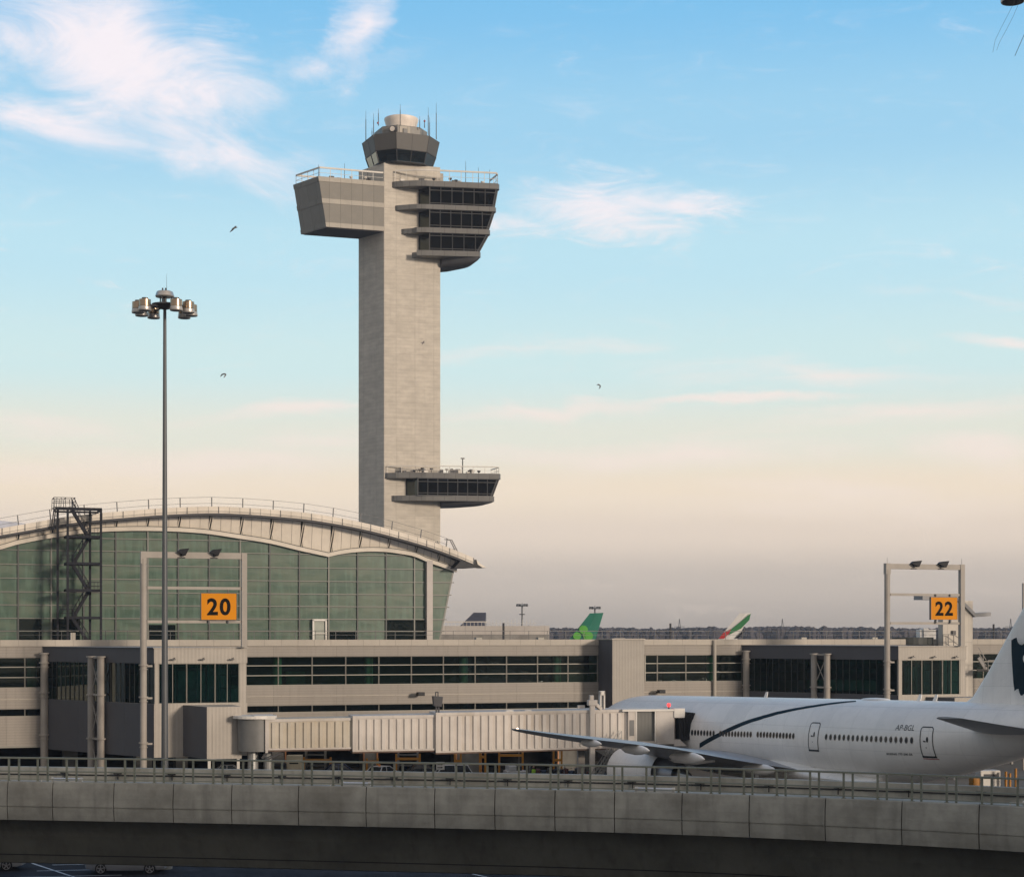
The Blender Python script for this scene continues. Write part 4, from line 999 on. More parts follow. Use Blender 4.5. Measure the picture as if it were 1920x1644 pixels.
    MB().box(b, c_, -1.75, 1.9, zc0+.1, zc1-.22).build('rolling_shutter', mat('shutter', (.13, .13, .12), .5, var=.05, stripe=(0, .12, .3)), T)
    MB().box(b-.06, b+.06, -2.03, -1.7, zc0, zc1).box(a-.5, d, -2.08, 2.05, zc1-.18, zc1).box(c_-.05, c_+.05, -2.03, -1.7, zc0, zc1-.18).build('cab_frame', M_white, T)
    MB().box(b, c_, -2.0, 2, zc0-.1, zc0+.12).build('cab_floor', M_jb, T)
    MB().prism([(c_+.06, -2.0), (d, -2.0), (d+.25, -1.5), (d+.25, 2), (c_+.06, 2)], zc0-.15, zc1-.19).build('cab_end', M_jb, T, bevel=.04)
    MB().prism([(d-.05, -2.1), (d+.9, -2.1), (d+1.1, -1.5), (d+.2, 1.8)], zc1-.75, zc1+.05).build('hood_cap', M_white, T, bevel=.06)
    MB().prism([(d, -2.05), (d+1.1, -2.05), (d+.9, -1.5), (d, 1.8)], zc0-.3, zc0+.25, [(d, -2.05), (d+.5, -2.05), (d+.4, -1.5), (d, 1.8)]).build('hood_sill', M_jb, T)
    # folded canopy reaching the fuselage
    rings = []
    for k in range(15):
        s_ = k/14; w = .10*(k % 2)
        x = d+.26+1.05*s_; lo = zc0+.1+.15*s_; hi = zc1-.25-.1*s_**2
        rings.append([(x+.25, -2.0-w*.6, lo), (x+.25+w*.2, -2.05-w, (lo+hi)/2), (x+.15+.38*s_, -1.95-w, hi), (x+.2, 1.4, hi), (x, 1.4, lo)])
    MB().loft(rings).build('canopy', M_black, T)
    # red beacon
    t = B.t(1254, -1.9); MB().cyl((t, -1.9, zc1), (t, -1.9, zc1+.22), .06, n=8).build('beacon_stem', M_dark, T)
    MB().sphere((t, -1.9, zc1+.33), .17, 8).build('beacon', mat('red_beacon', (.6, .02, .02), .3, emit=(255, 60, 60), estr=2.5), T)
    # service stair
    M = M_galv; s = MB(); v = -2.6
    x0, x1 = B.t(1118, v), B.t(1163, v); z0, z1 = 0.0, B.z(1163, 1392, v)
    x0 -= 1.0
    for dv in (-.4, .4):
        s.beam((x0, v+dv, z0), (x1, v+dv, z1), .08, .25)
        for h in (.5, 1.0): s.beam((x0, v+dv, z0+h), (x1, v+dv, z1+h), .05)
        for i in range(9): f = i/8; s.beam((x0+(x1-x0)*f, v+dv, z1*f), (x0+(x1-x0)*f, v+dv, z1*f+1.0), .045)
    for i in range(18): f = (i+.5)/18; s.box(x0+(x1-x0)*f-.13, x0+(x1-x0)*f+.13, v-.4, v+.4, z1*f-.02, z1*f+.02)
    s.box(x1, x1+1.5, v-.45, -1.7, z1-.1, z1).beam((x1+.3, v, 0), (x1+.3, v, z1), .1)
    s.build('service_stair', M, T)
build_bridge()

# ================================================================== LIGHT MASTS
M_mast = mat('mast_steel', (.10, .105, .11), .5, metal=.3, var=.08)
M_lamp = mat('lamp_aluminium', (.36, .27, .19), .28, metal=.9, var=.1)
M_lampr = mat('lamp_rim', (.50, .47, .44), .35, metal=.6, var=.08)
def light_mast(X, Y, zlamp, label, ph=0.0, R_=1.72):
    T = empty('light_mast', (X, Y, 0), 0, label, 'light mast', 'tall floodlight masts with a ring of round lamps')
    MB().cyl((0, 0, 0), (0, 0, zlamp+.1), .25, .105, 18).cyl((0, 0, 0), (0, 0, .5), .5, n=18).build('pole', M_mast, T, smooth=True)
    MB().lathe([(.1, 0), (.3, .05), (.75, .25), (.85, .28), (.85, .36), (.1, .4)], (0, 0, zlamp+.1), 20).build('ring_carrier', M_dark, T)
    b = MB()
    for k in range(3):
        a = R(20+120*k); b.beam((.45*math.cos(a), .45*math.sin(a), zlamp+.4), (.45*math.cos(a), .45*math.sin(a), zlamp+1.0), .07)
    b.cyl((0, 0, zlamp+.3), (0, 0, zlamp+1.0), .12, n=10); b.build('hoist_rods', M_dark, T)
    MB().lathe([(.59, .92), (.62, .98), (.53, 1.26), (.45, 1.30), (.02, 1.32)], (0, 0, zlamp), 24).build('top_cap', M_lampr, T, smooth=True)
    MB().cyl((-.12, -.1, zlamp+1.3), (-.12, -.1, zlamp+1.5), .05).cyl((.08, -.1, zlamp+1.3), (.08, -.1, zlamp+1.5), .05).cyl((.12, 0, zlamp+1.3), (.12, 0, zlamp+2.45), .014, .006, 5).build('lightning_rod', M_dark, T)
    for k in range(10):
        a = ph+2*math.pi*k/10
        if k in (2, 7): continue
        x, y = R_*math.cos(a), R_*math.sin(a)
        L = MB().lathe([(.3, .74), (.38, .72), (.385, .30), (.36, .28)], (x, y, zlamp-.22), 20)
        o = L.build('lamp_head', M_lamp, T, smooth=True)
        MB().lathe([(.36, .28), (.395, .26), (.42, .05), (.40, 0), (.05, .02)], (x, y, zlamp-.22), 20).build('lamp_rim', M_lampr, o, smooth=True)
        MB().cyl((x, y, zlamp-.205), (x, y, zlamp-.225), .36, n=18).build('lens', M_dark, o)
        MB().cyl((x, y, zlamp+.5), (x, y, zlamp+.62), .2, n=12).beam((x*.85, y*.85, zlamp+.2), (x*.3, y*.3, zlamp+.3), .08).build('lamp_arm', M_dark, o)
    return T
pm = at(309, 590, 115); light_mast(pm.x, 115, pm.z+.22, 'tall slim light mast standing on the left in front of the gate house', R(18))
pm2 = at(1962, 8, 60); m2 = light_mast(pm2.x, 60, 35.74, 'light mast whose lamp ring just dips into the top right corner', R(150), 1.72)
# slack wires off that mast
w = MB()
for pts in (((1906, -4), (1890, 28), (1876, 55), (1866, 76), (1861.5, 99)), ((1914, -2), (1899, 33), (1885, 60), (1874, 80), (1869, 94))):
    w.tube([at(x, y, 58.6) for x, y in pts], .0045, 4)
w.tube([at(x, y, 58.6) for x, y in ((1940, 10), (1921, 64), (1903, 105))], .009, 4)
tag(w.build('slack_wires', M_mull), 'thin slack wires dangling below the corner mast lamps', 'wires')
for px, py, Y, s in ((979, 1135, 420, 1), (1115.5, 1140, 420, 1)):
    z = at(px, py, Y).z; X = at(px, py, Y).x
    T = empty('far_mast', (X, Y, 0), 0, 'small far light mast above the %s' % ('low white rooftop' if px < 1000 else 'green tail fin'), 'light mast', 'distant light masts')
    MB().cyl((0, 0, 0), (0, 0, z-.5), .25, .18, 8).build('pole', M_mast, T)
    MB().beam((-1.1, 0, z-.1), (1.1, 0, z-.1), .12).build('cross_arm', M_mast, T)
    for dx, dy in ((-1.1, 0), (-.55, .8), (.55, -.8), (1.1, 0)): MB().lathe([(.2, .4), (.32, .3), (.34, -.2), (.1, -.22)], (dx, dy, z), 10).build('lamp_head', M_mast, T)
    MB().cyl((0, 0, z-.6), (0, 0, z+.55), .22, .1, 8).build('hoist_head', M_mast, T)
    MB().lathe([(.2, 0), (.7, 0), (.7, .2), (.2, .25)], (0, 0, z-2.2), 10).build('service_ring', M_mast, T)

# ================================================================== FAR THINGS
def build_low_block():
    Y = 285; a = at(826, 1197, Y); b = at(1030, 1197, Y); z = at(0, 1173, Y).z
    T = empty('low_rooftop_block', (0, 0, 0), 0, 'low white rooftop block with railings beyond the hall', 'building')
    MB().box(a.x-6, b.x, Y, Y+40, 0, z).build('wall', mat('block_wall', (.50, .46, .42), .7, var=.05, panel=(0, 2, 3.2, 50, .06, .4)), T)
    MB().box(a.x, b.x-.05, Y-1.2, Y, 0, at(0, 1189, Y).z).build('lower_band', mat('block_low', (.25, .235, .215), .7), T)
    r = MB(); zt = at(0, 1165.5, Y).z
    r.beam((a.x, Y+.5, zt), (b.x-10, Y+.5, zt), .16)
    for k in range(26): x = a.x+(b.x-2.5-a.x)*k/25; r.beam((x, Y+.5, z), (x, Y+.5, zt-.1+(.5 if k > 12 else 0)), .06)
    r.beam((a.x+7, Y+.3, z+.4), (b.x-2, Y+.3, z+.4), .05)
    r.build('rail', M_rail, T)
    q = at(862, 1172, Y+8); q2 = at(911, 1148, Y+8); m = mat('skylight_panel', (.05, .055, .08), .35, var=.1)
    s = MB().add([(q.x, Y+8, z), (q2.x-.2, Y+8, z), (q2.x, Y+9, q2.z), (q.x+2.3, Y+9, q2.z), (q2.x, Y+12, z), (q2.x, Y+12, q2.z), (q.x+2.3, Y+12, q2.z), (q.x, Y+12, z)], [(0,1,2,3), (1,4,5,2), (3,2,5,6), (0,3,6,7), (7,6,5,4)])
    s.build('skylight', m, T)
build_low_block()
M_trees = mat('winter_wood', (.055, .048, .05), .95, var=.3, vscale=.05)
def far_wood():
    rnd = random.Random(11); mb = MB()
    for k in range(9000):
        X = rnd.uniform(-640, 800); Y = 1150+rnd.random()**1.5*220
        base = 17.3+.7*math.sin(X*.009)+.5*math.sin(X*.037+1)+.4*math.sin(X*.11)
        h = base+rnd.gauss(0, .55)-(2.5 if Y < 1180 and rnd.random() < .6 else 0); r = rnd.uniform(1.8, 4.0)
        vs = [(X, Y, h*.2)]; fs = []; n = 6
        for zz, rr in ((.45*h, r*.7), (h-r*.9, r), (h-r*.25, r*.62)):
            for i in range(n): a = 2*math.pi*i/n+rnd.random()*.6; q = rr*rnd.uniform(.6, 1.2); vs.append((X+q*math.cos(a), Y+q*math.sin(a), zz+rnd.uniform(-.5, .5)))
        vs.append((X+rnd.uniform(-1, 1), Y, h))
        for i in range(n): fs.append((0, 1+(i+1) % n, 1+i))
        for l in range(2):
            for i in range(n): a = 1+l*n+i; b = 1+l*n+(i+1) % n; fs.append((a, b, b+n, a+n))
        for i in range(n): fs.append((1+2*n+i, 1+2*n+(i+1) % n, 1+3*n))
        mb.add(vs, fs)
    tag(mb.build('far_wood', M_trees), 'dark leafless wood along the horizon beyond the concourse roof', 'wood', kind='stuff')
far_wood()
mb = MB()
for px in (1274, 1467, 1805, 1895):
    q = at(px, 1160, 1350); mb = MB().beam((q.x-3, 1350, 0), (q.x, 1350, q.z), .5).beam((q.x+3, 1350, 0), (q.x, 1350, q.z), .5).beam((q.x-4, 1350, q.z-6), (q.x+4, 1350, q.z-6), .5)
    tag(mb.build('pylon', M_grey), {1274: 'tiny far pylon on the horizon right of the green tail', 1467: 'tiny far pylon just right of the striped tail', 1805: 'tiny far pylon over the wood right of sign 22', 1895: 'tiny far pylon beside the white tail fin'}[px], 'pylon', 'pylons on the horizon')
q0 = at(1725, 1186, 1050); q1 = at(1755, 1180, 1050)
tag(MB().box(q0.x, q1.x, 1050, 1060, 0, q1.z).box(q0.x+2, q0.x+5, 1049, 1060, 0, q1.z+.8).build('far_building', M_white), 'thin pale building strip in the far wood left of sign 22', 'building')
# ================================================================== AIRLINER
M_skin = mat('aircraft_white', (.88, .85, .81), .34, var=.03, vscale=.5, streak=.12, spec=.4, panel=(0, 2, 2.67, 1.55, .02, .30))
M_wing = mat('wing_grey', (.34, .36, .39), .35, var=.06, metal=.15, vscale=.7)
M_green = mat('livery_dark_green', (.006, .022, .034), .6, var=.1, spec=.12)
M_line2 = mat('door_outline', (.03, .035, .04), .5, var=.1)
M_awin = mat('cabin_pane', (.02, .022, .025), .15, var=.1)
M_tyre = mat('tyre', (.02, .02, .02), .8, var=.1)
M_metal = mat('bare_metal', (.35, .34, .33), .3, metal=.9, var=.1)
WTAB = [(0, .08), (.6, .75), (1.5, 1.3), (3, 1.95), (5, 2.5), (7, 2.85), (9, 3.03), (11, 3.1), (44, 3.1), (48, 2.92), (52, 2.45), (56, 1.85), (60, 1.15), (63, .5), (63.7, .12)]
TTAB = [(0, 4.6), (.6, 5.2), (1.5, 5.75), (3, 6.6), (5, 7.6), (7, 8.15), (9, 8.42), (11, 8.5), (46, 8.5), (52, 8.46), (58, 8.3), (63, 7.9), (63.7, 7.6)]
BTAB = [(0, 4.4), (.6, 3.75), (1.5, 3.3), (3, 2.85), (5, 2.52), (7, 2.38), (9, 2.31), (11, 2.3), (41.5, 2.3), (45, 2.55), (49, 3.2), (53, 4.1), (58, 5.4), (62, 6.55), (63.7, 7.2)]
def fus(s, ph, g=0.0):
    w = smooth_interp(WTAB, s)+g; t = smooth_interp(TTAB, s)+g; b = smooth_interp(BTAB, s)-g
    return Vector((s, w*math.sin(ph), (t+b)/2+(t-b)/2*math.cos(ph)))
def build_airliner():
    ax = 25.3; ay = 133.45; aft = (.477, -.879)
    loc = Vector((ax-37.3*aft[0], ay-37.3*aft[1], -.68))
    T = empty('airliner', loc, 0, 'white airliner with thin dark green stripe parked nose in at the jet bridge', 'airliner')
    T.rotation_euler = (0, R(-1.1), math.atan2(aft[1], aft[0]))
    M = Matrix.Translation(loc) @ T.rotation_euler.to_matrix().to_4x4(); MI = M.inverted()
    def ray(px, py): 
        o = MI @ Vector((0, 0, H)); d = (MI.to_3x3() @ Vector(((px-CX)/F, 1, -(py-HY)/F))).normalized(); return o, d
    def on_fus(px, py):
        o, d = ray(px, py); t = 60.0
        best = None
        for it in range(2400):
            p = o+d*t
            if 0 < p.x < 63.6:
                w = smooth_interp(WTAB, p.x); tt = smooth_interp(TTAB, p.x); b = smooth_interp(BTAB, p.x); c = (tt+b)/2; h = (tt-b)/2
                f = (p.y/w)**2+((p.z-c)/h)**2
                if f < 1: return p.x, math.atan2(p.y/w, (p.z-c)/h)
                if best is None or f < best[0]: best = (f, p.x, math.atan2(p.y/w, (p.z-c)/h))
            t += .05
        return best[1], best[2]
    def on_y(px, py, y0):
        o, d = ray(px, py); t = (y0-o.y)/d.y; return o+d*t
    ss = [0, .25, .6, 1, 1.5, 2.2, 3, 4, 5, 6, 7, 8, 9, 10, 11]+[11+i*1.5 for i in range(1, 23)]+[45+i for i in range(0, 19)]+[63.4, 63.7]
    N = 48
    MB().loft([[fus(s, 2*math.pi*i/N) for i in range(N)] for s in ss]).build('fuselage', M_skin, T, smooth=True)
    # belly fairing
    rg = []
    for i in range(25):
        s = 19.5+i*(43.5-19.5)/24; q = math.sin(math.pi*(i/24))**.55 if 0 < i < 24 else .02
        w = 2.2+1.25*q; zb = 2.5-.62*q; zt = 2.9+1.15*q*(1 if i < 14 else max(.1, (24-i)/10))
        rg.append([(s, w*(abs(math.sin(a))**.8)*(1 if math.sin(a) > 0 else -1), (zt+zb)/2+(zt-zb)/2*math.cos(a)) for a in [2*math.pi*j/32 for j in range(32)]])
    MB().loft(rg).build('belly_fairing', M_skin, T, smooth=True)
    # cabin windows
    ZW = 5.86
    def phi(s, z, side=-1):
        t = smooth_interp(TTAB, s); b = smooth_interp(BTAB, s); c = (t+b)/2; h = (t-b)/2
        return side*math.acos(max(-1, min(1, (z-c)/h)))
    def oval(s, z, w, h, g, n=14, side=-1):
        return [fus(s+w*math.cos(2*math.pi*i/n), phi(s+w*math.cos(2*math.pi*i/n), z+h*math.sin(2*math.pi*i/n), side), g) for i in range(n)]
    rows = [((1298, 1373), (1338, 1374.5), 8), ((1351, 1375), (1408, 1376.5), 11), ((1421, 1376.5), (1488, 1379.5), 12), ((1549, 1381), (1709.5, 1387.5), 19)]
    for p, q, n in rows:
        a = on_fus(*p); b = on_fus(*q)
        for i in range(n):
            s = a[0]+(b[0]-a[0])*i/(n-1)
            if s < 11: continue
            zl = (fus(*a).z+(fus(*b).z-fus(*a).z)*i/(n-1))
            o = MB().add(oval(s, zl, .165, .255, .010), [tuple(range(14))]).build('window', M_metal, T)
            MB().add(oval(s, zl, .125, .20, .018), [tuple(range(14))]).build('pane', M_awin, o)
    # doors
    def strip(pts, wd, g, name, m, par=T, side=-1):
        """a thin painted or metal strip along points (station, height) hugging the skin"""
        mb = MB(); L = []
        for i, (s, z) in enumerate(pts):
            p0 = pts[max(0, i-1)]; p1 = pts[min(len(pts)-1, i+1)]; d = Vector((p1[0]-p0[0], p1[1]-p0[1])); d.normalize(); n = Vector((-d.y, d.x))*wd/2
            L.append((fus(s+n.x, phi(s+n.x, z+n.y, side), g), fus(s-n.x, phi(s-n.x, z-n.y, side), g)))
        mb.add([p for l in L for p in l], [(2*i, 2*i+1, 2*i+3, 2*i+2) for i in range(len(L)-1)]); return mb.build(name, m, par)
    for (cxp, cyp, hh) in ((1525.5, 1380.5, 1.02), (1737.5, 1390.5, 1.02), ):
        s, ph = on_fus(cxp, cyp); z = fus(s, ph).z
        w = .56; pts = []
        for a, b, n in (((-w+.12, hh), (w-.12, hh), 6), ((w, hh-.12), (w, -hh+.1), 10), ((w-.1, -hh), (-w+.1, -hh), 6), ((-w, -hh+.1), (-w, hh-.12), 10)):
            pts += [(s+a[0]+(b[0]-a[0])*i/n, z+a[1]+(b[1]-a[1])*i/n) for i in range(n+1)]
        pts.append(pts[0]); 
        dm = MB(); n = 10
        G = [[fus(s-w+.06+(2*w-.12)*i/4, phi(s-w+.06+(2*w-.12)*i/4, z-hh+.06+(2*hh-.12)*j/n), .008) for i in range(5)] for j in range(n+1)]
        dm.add([p for r_ in G for p in r_], [(j*5+i, j*5+i+1, j*5+i+6, j*5+i+5) for j in range(n) for i in range(4)])
        d = dm.build('door', M_skin, T, smooth=True)
        strip(pts, .075, .016, 'door_outline', M_line2, d)
        strip([(s-w-.05+(2*w+.1)*i/6, z-hh-.02) for i in range(7)], .13, .02, 'door_sill', M_line2, d)
        MB().add(oval(s+.08, z+.16, .10, .20, .016), [tuple(range(14))]).build('door_pane', M_awin, d)
        strip([(s-.28, z+.05), (s-.05, z+.02)], .10, .016, 'handle', M_line2, d)
        strip([(s-.10, z-.40), (s-.04, z-.40)], .07, .016, 'door_mark', M_line2, d)
        if cxp > 1700: strip([(s-w-.05+(2*w+.2)*i/6, z-hh-.16) for i in range(7)], .05, .016, 'red_sill_line', mat('dull_red', (.35, .05, .05), .4), d)
    # swoosh
    cp = [(1312, 1397.5, 9.5), (1326, 1389, 9), (1345, 1379, 8.5), (1370, 1366.5, 8), (1400, 1354, 7), (1430, 1344.5, 6.2), (1465, 1335, 5.4), (1500, 1328, 4.6), (1540, 1321.5, 3.6), (1575, 1317, 2.9), (1605, 1314.3, 2.0)]
    fine = []
    for i in range(45):
        x = 1312+(1605-1312)*i/44; fine.append((x, smooth_interp([(a, b) for a, b, c in cp], x), smooth_interp([(a, c) for a, b, c in cp], x)))
    U = []; last = None
    for x, y, w in fine:
        a = on_fus(x, y-w/2); b = on_fus(x, y+w/2)
        U.append((fus(a[0], a[1], .012), fus((a[0]+b[0])/2, (a[1]+b[1])/2, .012), fus(b[0], b[1], .012)))
    MB().add([p for u in U for p in u], [(3*i+k, 3*i+k+1, 3*i+k+4, 3*i+k+3) for i in range(len(U)-1) for k in (0, 1)]).build('livery_stripe', M_green, T)
    # lettering
    def lettering(txt, x0, y0, x1, y1, hgt, bold, slant, name):
        a = on_fus(x0, y0); b = on_fus(x1, y1); vs, fs = text_geo(txt, bold)
        za, zb_ = fus(*a).z, fus(*b).z
        def mp(x, y):
            s = a[0]+(b[0]-a[0])*x+slant*y*hgt; z = za+(zb_-za)*x+y*hgt
            return fus(s, phi(s, z), .014)
        MB().add([mp(x, y) for x, y, z in vs], fs).build(name, M_line2, T)
    lettering('AP-BGL', 1678.5, 1368.5, 1714, 1369.5, .38, .0, .10, 'registration')
    lettering('BOEING 777-200 ER', 1663, 1414.5, 1712, 1415.8, .15, .02, .2, 'type_lettering')
    # top fairings and aerials
    for px, ln, h in ((1618, 1.6, .06),):
        s, _ = on_fus(px, 1318); MB().sphere((s, 0, smooth_interp(TTAB, s)), 1.0, 10, (ln, .5, h+.08)).build('dome_fairing', M_skin, T, smooth=True)
    for px in (1402, 1697, 1728):
        s, _ = on_fus(px, 1320); z = smooth_interp(TTAB, s)
        MB().loft([[(s-.2, -.03, z-.1), (s+.25, -.03, z-.1), (s+.25, .03, z-.1), (s-.2, .03, z-.1)], [(s+.15, -.02, z+.45), (s+.4, -.02, z+.45), (s+.4, .02, z+.45), (s+.15, .02, z+.45)]]).build('blade_aerial', M_skin, T)
    # flying surfaces
    def section(le, te, y, z, th, tw=0.0, n=12):
        out = []
        for i in range(n*2):
            u = (1-math.cos(math.pi*(i/n if i <= n else (2*n-i)/n)))/2; sg = 1 if i <= n else -1
            yt = 5*th*(.2969*math.sqrt(max(u, 0))-.126*u-.3516*u*u+.2843*u**3-.1036*u**4)
            c = te-le; out.append((le+c*u, y, z+sg*yt*c*(1.0 if sg > 0 else .8)+(.5-u)*c*tw))
        return out
    WS = [(2.2, 19.6, 35.6, 3.35, .13, .01), (3.3, 20.8, 35.5, 3.5, .125, .01), (6.5, 23.2, 35.4, 3.85, .115, .01), (9.8, 25.4, 35.6, 4.2, .105, .005), (15, 28.9, 37.0, 4.75, .10, .0),
          (20, 32.2, 38.5, 5.4, .10, .0), (25, 35.5, 39.95, 6.25, .095, .0), (28, 37.6, 40.9, 6.85, .09, .0), (29.6, 39.0, 41.4, 7.2, .085, .0), (30.4, 40.3, 41.6, 7.38, .06, .0)]
    def fit(te, y, want):
        lo, hi = 2.0, 9.0
        for _ in range(40):
            z = (lo+hi)/2; w = M @ Vector((te, -y, z)); px = CX+F*w.x/w.y; py = HY-F*(w.z-H)/w.y
            if py > interp(want, px): lo = z
            else: hi = z
        return z
    LOW = [(950, 1363.5), (1050, 1378), (1150, 1390), (1275, 1405), (1357, 1420), (1488, 1439.5), (1560, 1448)]
    WS = [(y, le, te, fit(te, y, LOW)-(.5-1)*0*tw, th, tw) for y, le, te, z, th, tw in WS]
    for sg in (-1, 1):
        wg = MB().loft([section(le, te, sg*y, z, th, tw) for y, le, te, z, th, tw in WS]).build('wing', M_wing, T, smooth=True)
        for y, ln in ((6.2, 4.8), (13.5, 5.0), (19.0, 4.0), (23.5, 3.0)):
            te = interp([(a[0], a[2]) for a in WS], y); z = interp([(a[0], a[3]) for a in WS], y)
            k = ln/5.0
            prof = [(-.55*ln, .05), (-.4*ln, .28*k+.05), (-.1*ln, .46*k), (.12*ln, .40*k), (.28*ln, .22*k), (.36*ln, .03)]
            MB().loft([[(te-.2+x, sg*y+r*.8*math.sin(a), z-.46*k+r*math.cos(a)*(1.0)) for a in [2*math.pi*j/14 for j in range(14)]] for x, r in prof]).build('flap_fairing', M_skin, wg, smooth=True)
        MB().sphere((40.25, sg*29.9, interp([(a[0], a[3]) for a in WS], 29.9)+.05), .085, 6).build('wingtip_lamp', mat('nav_lamp', (.9, .6, .4), .3, emit=(255, 214, 180), estr=9), wg)
        ws2 = [(1.5, 36.9, 37.2), (9, 35.7, 36.1)]
        MB().loft([section(le, te, sg*y, z, th) for y, le, te, z, th in ((.6, 52.2, 60.0, 6.55, .10), (1.8, 53.1, 60.1, 6.68, .10), (6.5, 56.4, 61.0, 7.25, .09), (10.6, 59.2, 61.9, 7.78, .085), (11.15, 59.9, 62.0, 7.85, .06))]).build('tailplane', M_wing, T, smooth=True)
        # engine
        ex, ey, ez = 0, sg*9.35, 2.68; EO = .2
        prof = [(1.42, 22.3), (1.58, 21.2), (1.72, 20.75), (1.86, 20.85), (1.96, 21.4), (2.02, 22.6), (2.0, 24.2), (1.92, 25.6), (1.80, 26.6), (1.72, 27.1), (1.66, 27.05), (1.68, 26.0), (1.62, 24.6)]
        nb = MB(); n = 36
        nb.loft([[(x+EO, ey+r*math.sin(2*math.pi*i/n), ez+r*math.cos(2*math.pi*i/n)) for i in range(n)] for r, x in prof], caps=False)
        en = nb.build('engine_cowl', M_skin, T, smooth=True)
        MB().loft([[(x+EO, ey+r*math.sin(2*math.pi*i/n), ez+r*math.cos(2*math.pi*i/n)) for i in range(n)] for r, x in ((1.5, 24.4), (1.36, 26.2), (1.15, 27.6), (.86, 28.7), (.80, 28.65), (.6, 28.0))]).build('core_cowl', mat('core_metal', (.30, .31, .34), .35, metal=.5, var=.08), en, smooth=True)
        MB().loft([[(x+EO, ey+r*math.sin(2*math.pi*i/n), ez+r*math.cos(2*math.pi*i/n)) for i in range(n)] for r, x in ((.55, 28.0), (.45, 29.2), (.2, 30.0), (.03, 30.3))]).build('exhaust_plug', M_metal, en, smooth=True)
        MB().loft([[(24.5+EO, ey+r*math.sin(2*math.pi*i/n), ez+r*math.cos(2*math.pi*i/n)) for i in range(n)] for r in (.1, 1.63)], caps=False).build('fan_backing', M_black, en)
        MB().loft([[(x+EO, ey+r*math.sin(2*math.pi*i/n), ez+r*math.cos(2*math.pi*i/n)) for i in range(n)] for r, x in ((.02, 21.3), (.5, 22.2), (1.45, 22.35))], caps=False).build('fan', M_dark, en, smooth=True)
        MB().loft([[(21.0, ey-.05, ez+1.7), (21.0, ey+.05, ez+1.7), (21.0, ey+.05, ez+1.8), (21.0, ey-.05, ez+1.8)], [(23.3, ey-.25, ez+1.6), (23.3, ey+.25, ez+1.6), (23.3, ey+.2, ez+2.15), (23.3, ey-.2, ez+2.15)],
                   [(26.3, ey-.28, ez+1.0), (26.3, ey+.28, ez+1.0), (26.3, ey+.22, ez+1.9), (26.3, ey-.22, ez+1.9)], [(31, ey-.2, ez+.9), (31, ey+.2, ez+.9), (31, ey+.15, ez+1.5), (31, ey-.15, ez+1.5)], [(33.5, ey-.05, ez+1.2), (33.5, ey+.05, ez+1.2), (33.5, ey+.05, ez+1.4), (33.5, ey-.05, ez+1.4)]]).build('pylon', M_skin, T, smooth=True)
        # main gear
        g = MB().cyl((33.5, sg*5.4, 3.2), (33.6, sg*5.4, .75), .22, n=12).beam((33.5, sg*5.4, .9), (31.8, sg*4, 3.2), .15).build('main_gear', M_metal, T)
        for dx in (-1.45, 0, 1.45):
            for dy in (-.7, .7): MB().cyl((33.6+dx, sg*5.4+dy-.22, .72), (33.6+dx, sg*5.4+dy+.22, .72), .66, n=20).build('wheel', M_tyre, g)
        MB().box(32, 35, sg*4.9-.04, sg*4.9+.04, 1.5, 2.6).build('gear_door', M_skin, T)
    g = MB().cyl((7.5, 0, 2.6), (7.4, 0, .55), .13, n=10).build('nose_gear', M_metal, T)
    for dy in (-.35, .35): MB().cyl((7.4, dy-.16, .6+.09), (7.4, dy+.16, .69), .52, n=18).build('wheel', M_tyre, g)
    # fin
    FS = [(8.0, 49.6, 60.4, .26), (8.8, 51.1, 60.5, .24), (10.5, 52.6, 61.0, .22), (14.8, 56.0, 62.3, .17), (18.2, 58.7, 63.3, .12), (18.75, 59.4, 63.45, .06)]
    def finsec(z, le, te, th):
        n = 12; out = []
        for i in range(2*n):
            u = (1-math.cos(math.pi*(i/n if i <= n else (2*n-i)/n)))/2; sgn = 1 if i <= n else -1
            yt = 5*(th*2/8.5)*(.2969*math.sqrt(u)-.126*u-.3516*u*u+.2843*u**3-.1036*u**4)*(te-le); out.append((le+(te-le)*u, sgn*yt, z))
        return out
    fn = MB().loft([finsec(*f) for f in FS]).build('tail_fin', M_skin, T, smooth=True)
    em = [(1896.2, 1200), (1900.5, 1197), (1906, 1194.6), (1907.2, 1200), (1909, 1204.6), (1912, 1208), (1916, 1209), (1921, 1206), (1926, 1199), (1930, 1190), (1940, 1186), (1948, 1200), (1950, 1260), (1946, 1300), (1936, 1312), (1928, 1296), (1921, 1299.5), (1916, 1304), (1913, 1302.5), (1911, 1297), (1909.6, 1291), (1905.5, 1292), (1902.2, 1295.5), (1900, 1280), (1898, 1250), (1896.6, 1225)]
    MB().add([on_y(x, y, -.62) for x, y in em], [tuple(range(len(em)))]).build('tail_emblem', M_green, fn)
    MB().add([on_y(1924+6*math.cos(a), 1234.5+9.5*math.sin(a), -.64) for a in [2*math.pi*i/20 for i in range(20)]], [tuple(range(20))]).build('emblem_notch', M_skin, fn)
    MB().beam((60.2, -.3, 8.5), (60.9, -.34, 10.2), .03, .05).build('hinge_line', M_line2, fn)
    MB().loft([[(62.9, y, z) for y, z in ((-.3, 7.2), (.3, 7.2), (.3, 7.7), (-.3, 7.7))], [(64.2, y, z) for y, z in ((-.12, 7.3), (.12, 7.3), (.12, 7.6), (-.12, 7.6))]]).build('tail_cone', M_metal, T)
    for s, z in ((56.6, 6.3), (59.2, 6.9)): pass
build_airliner()

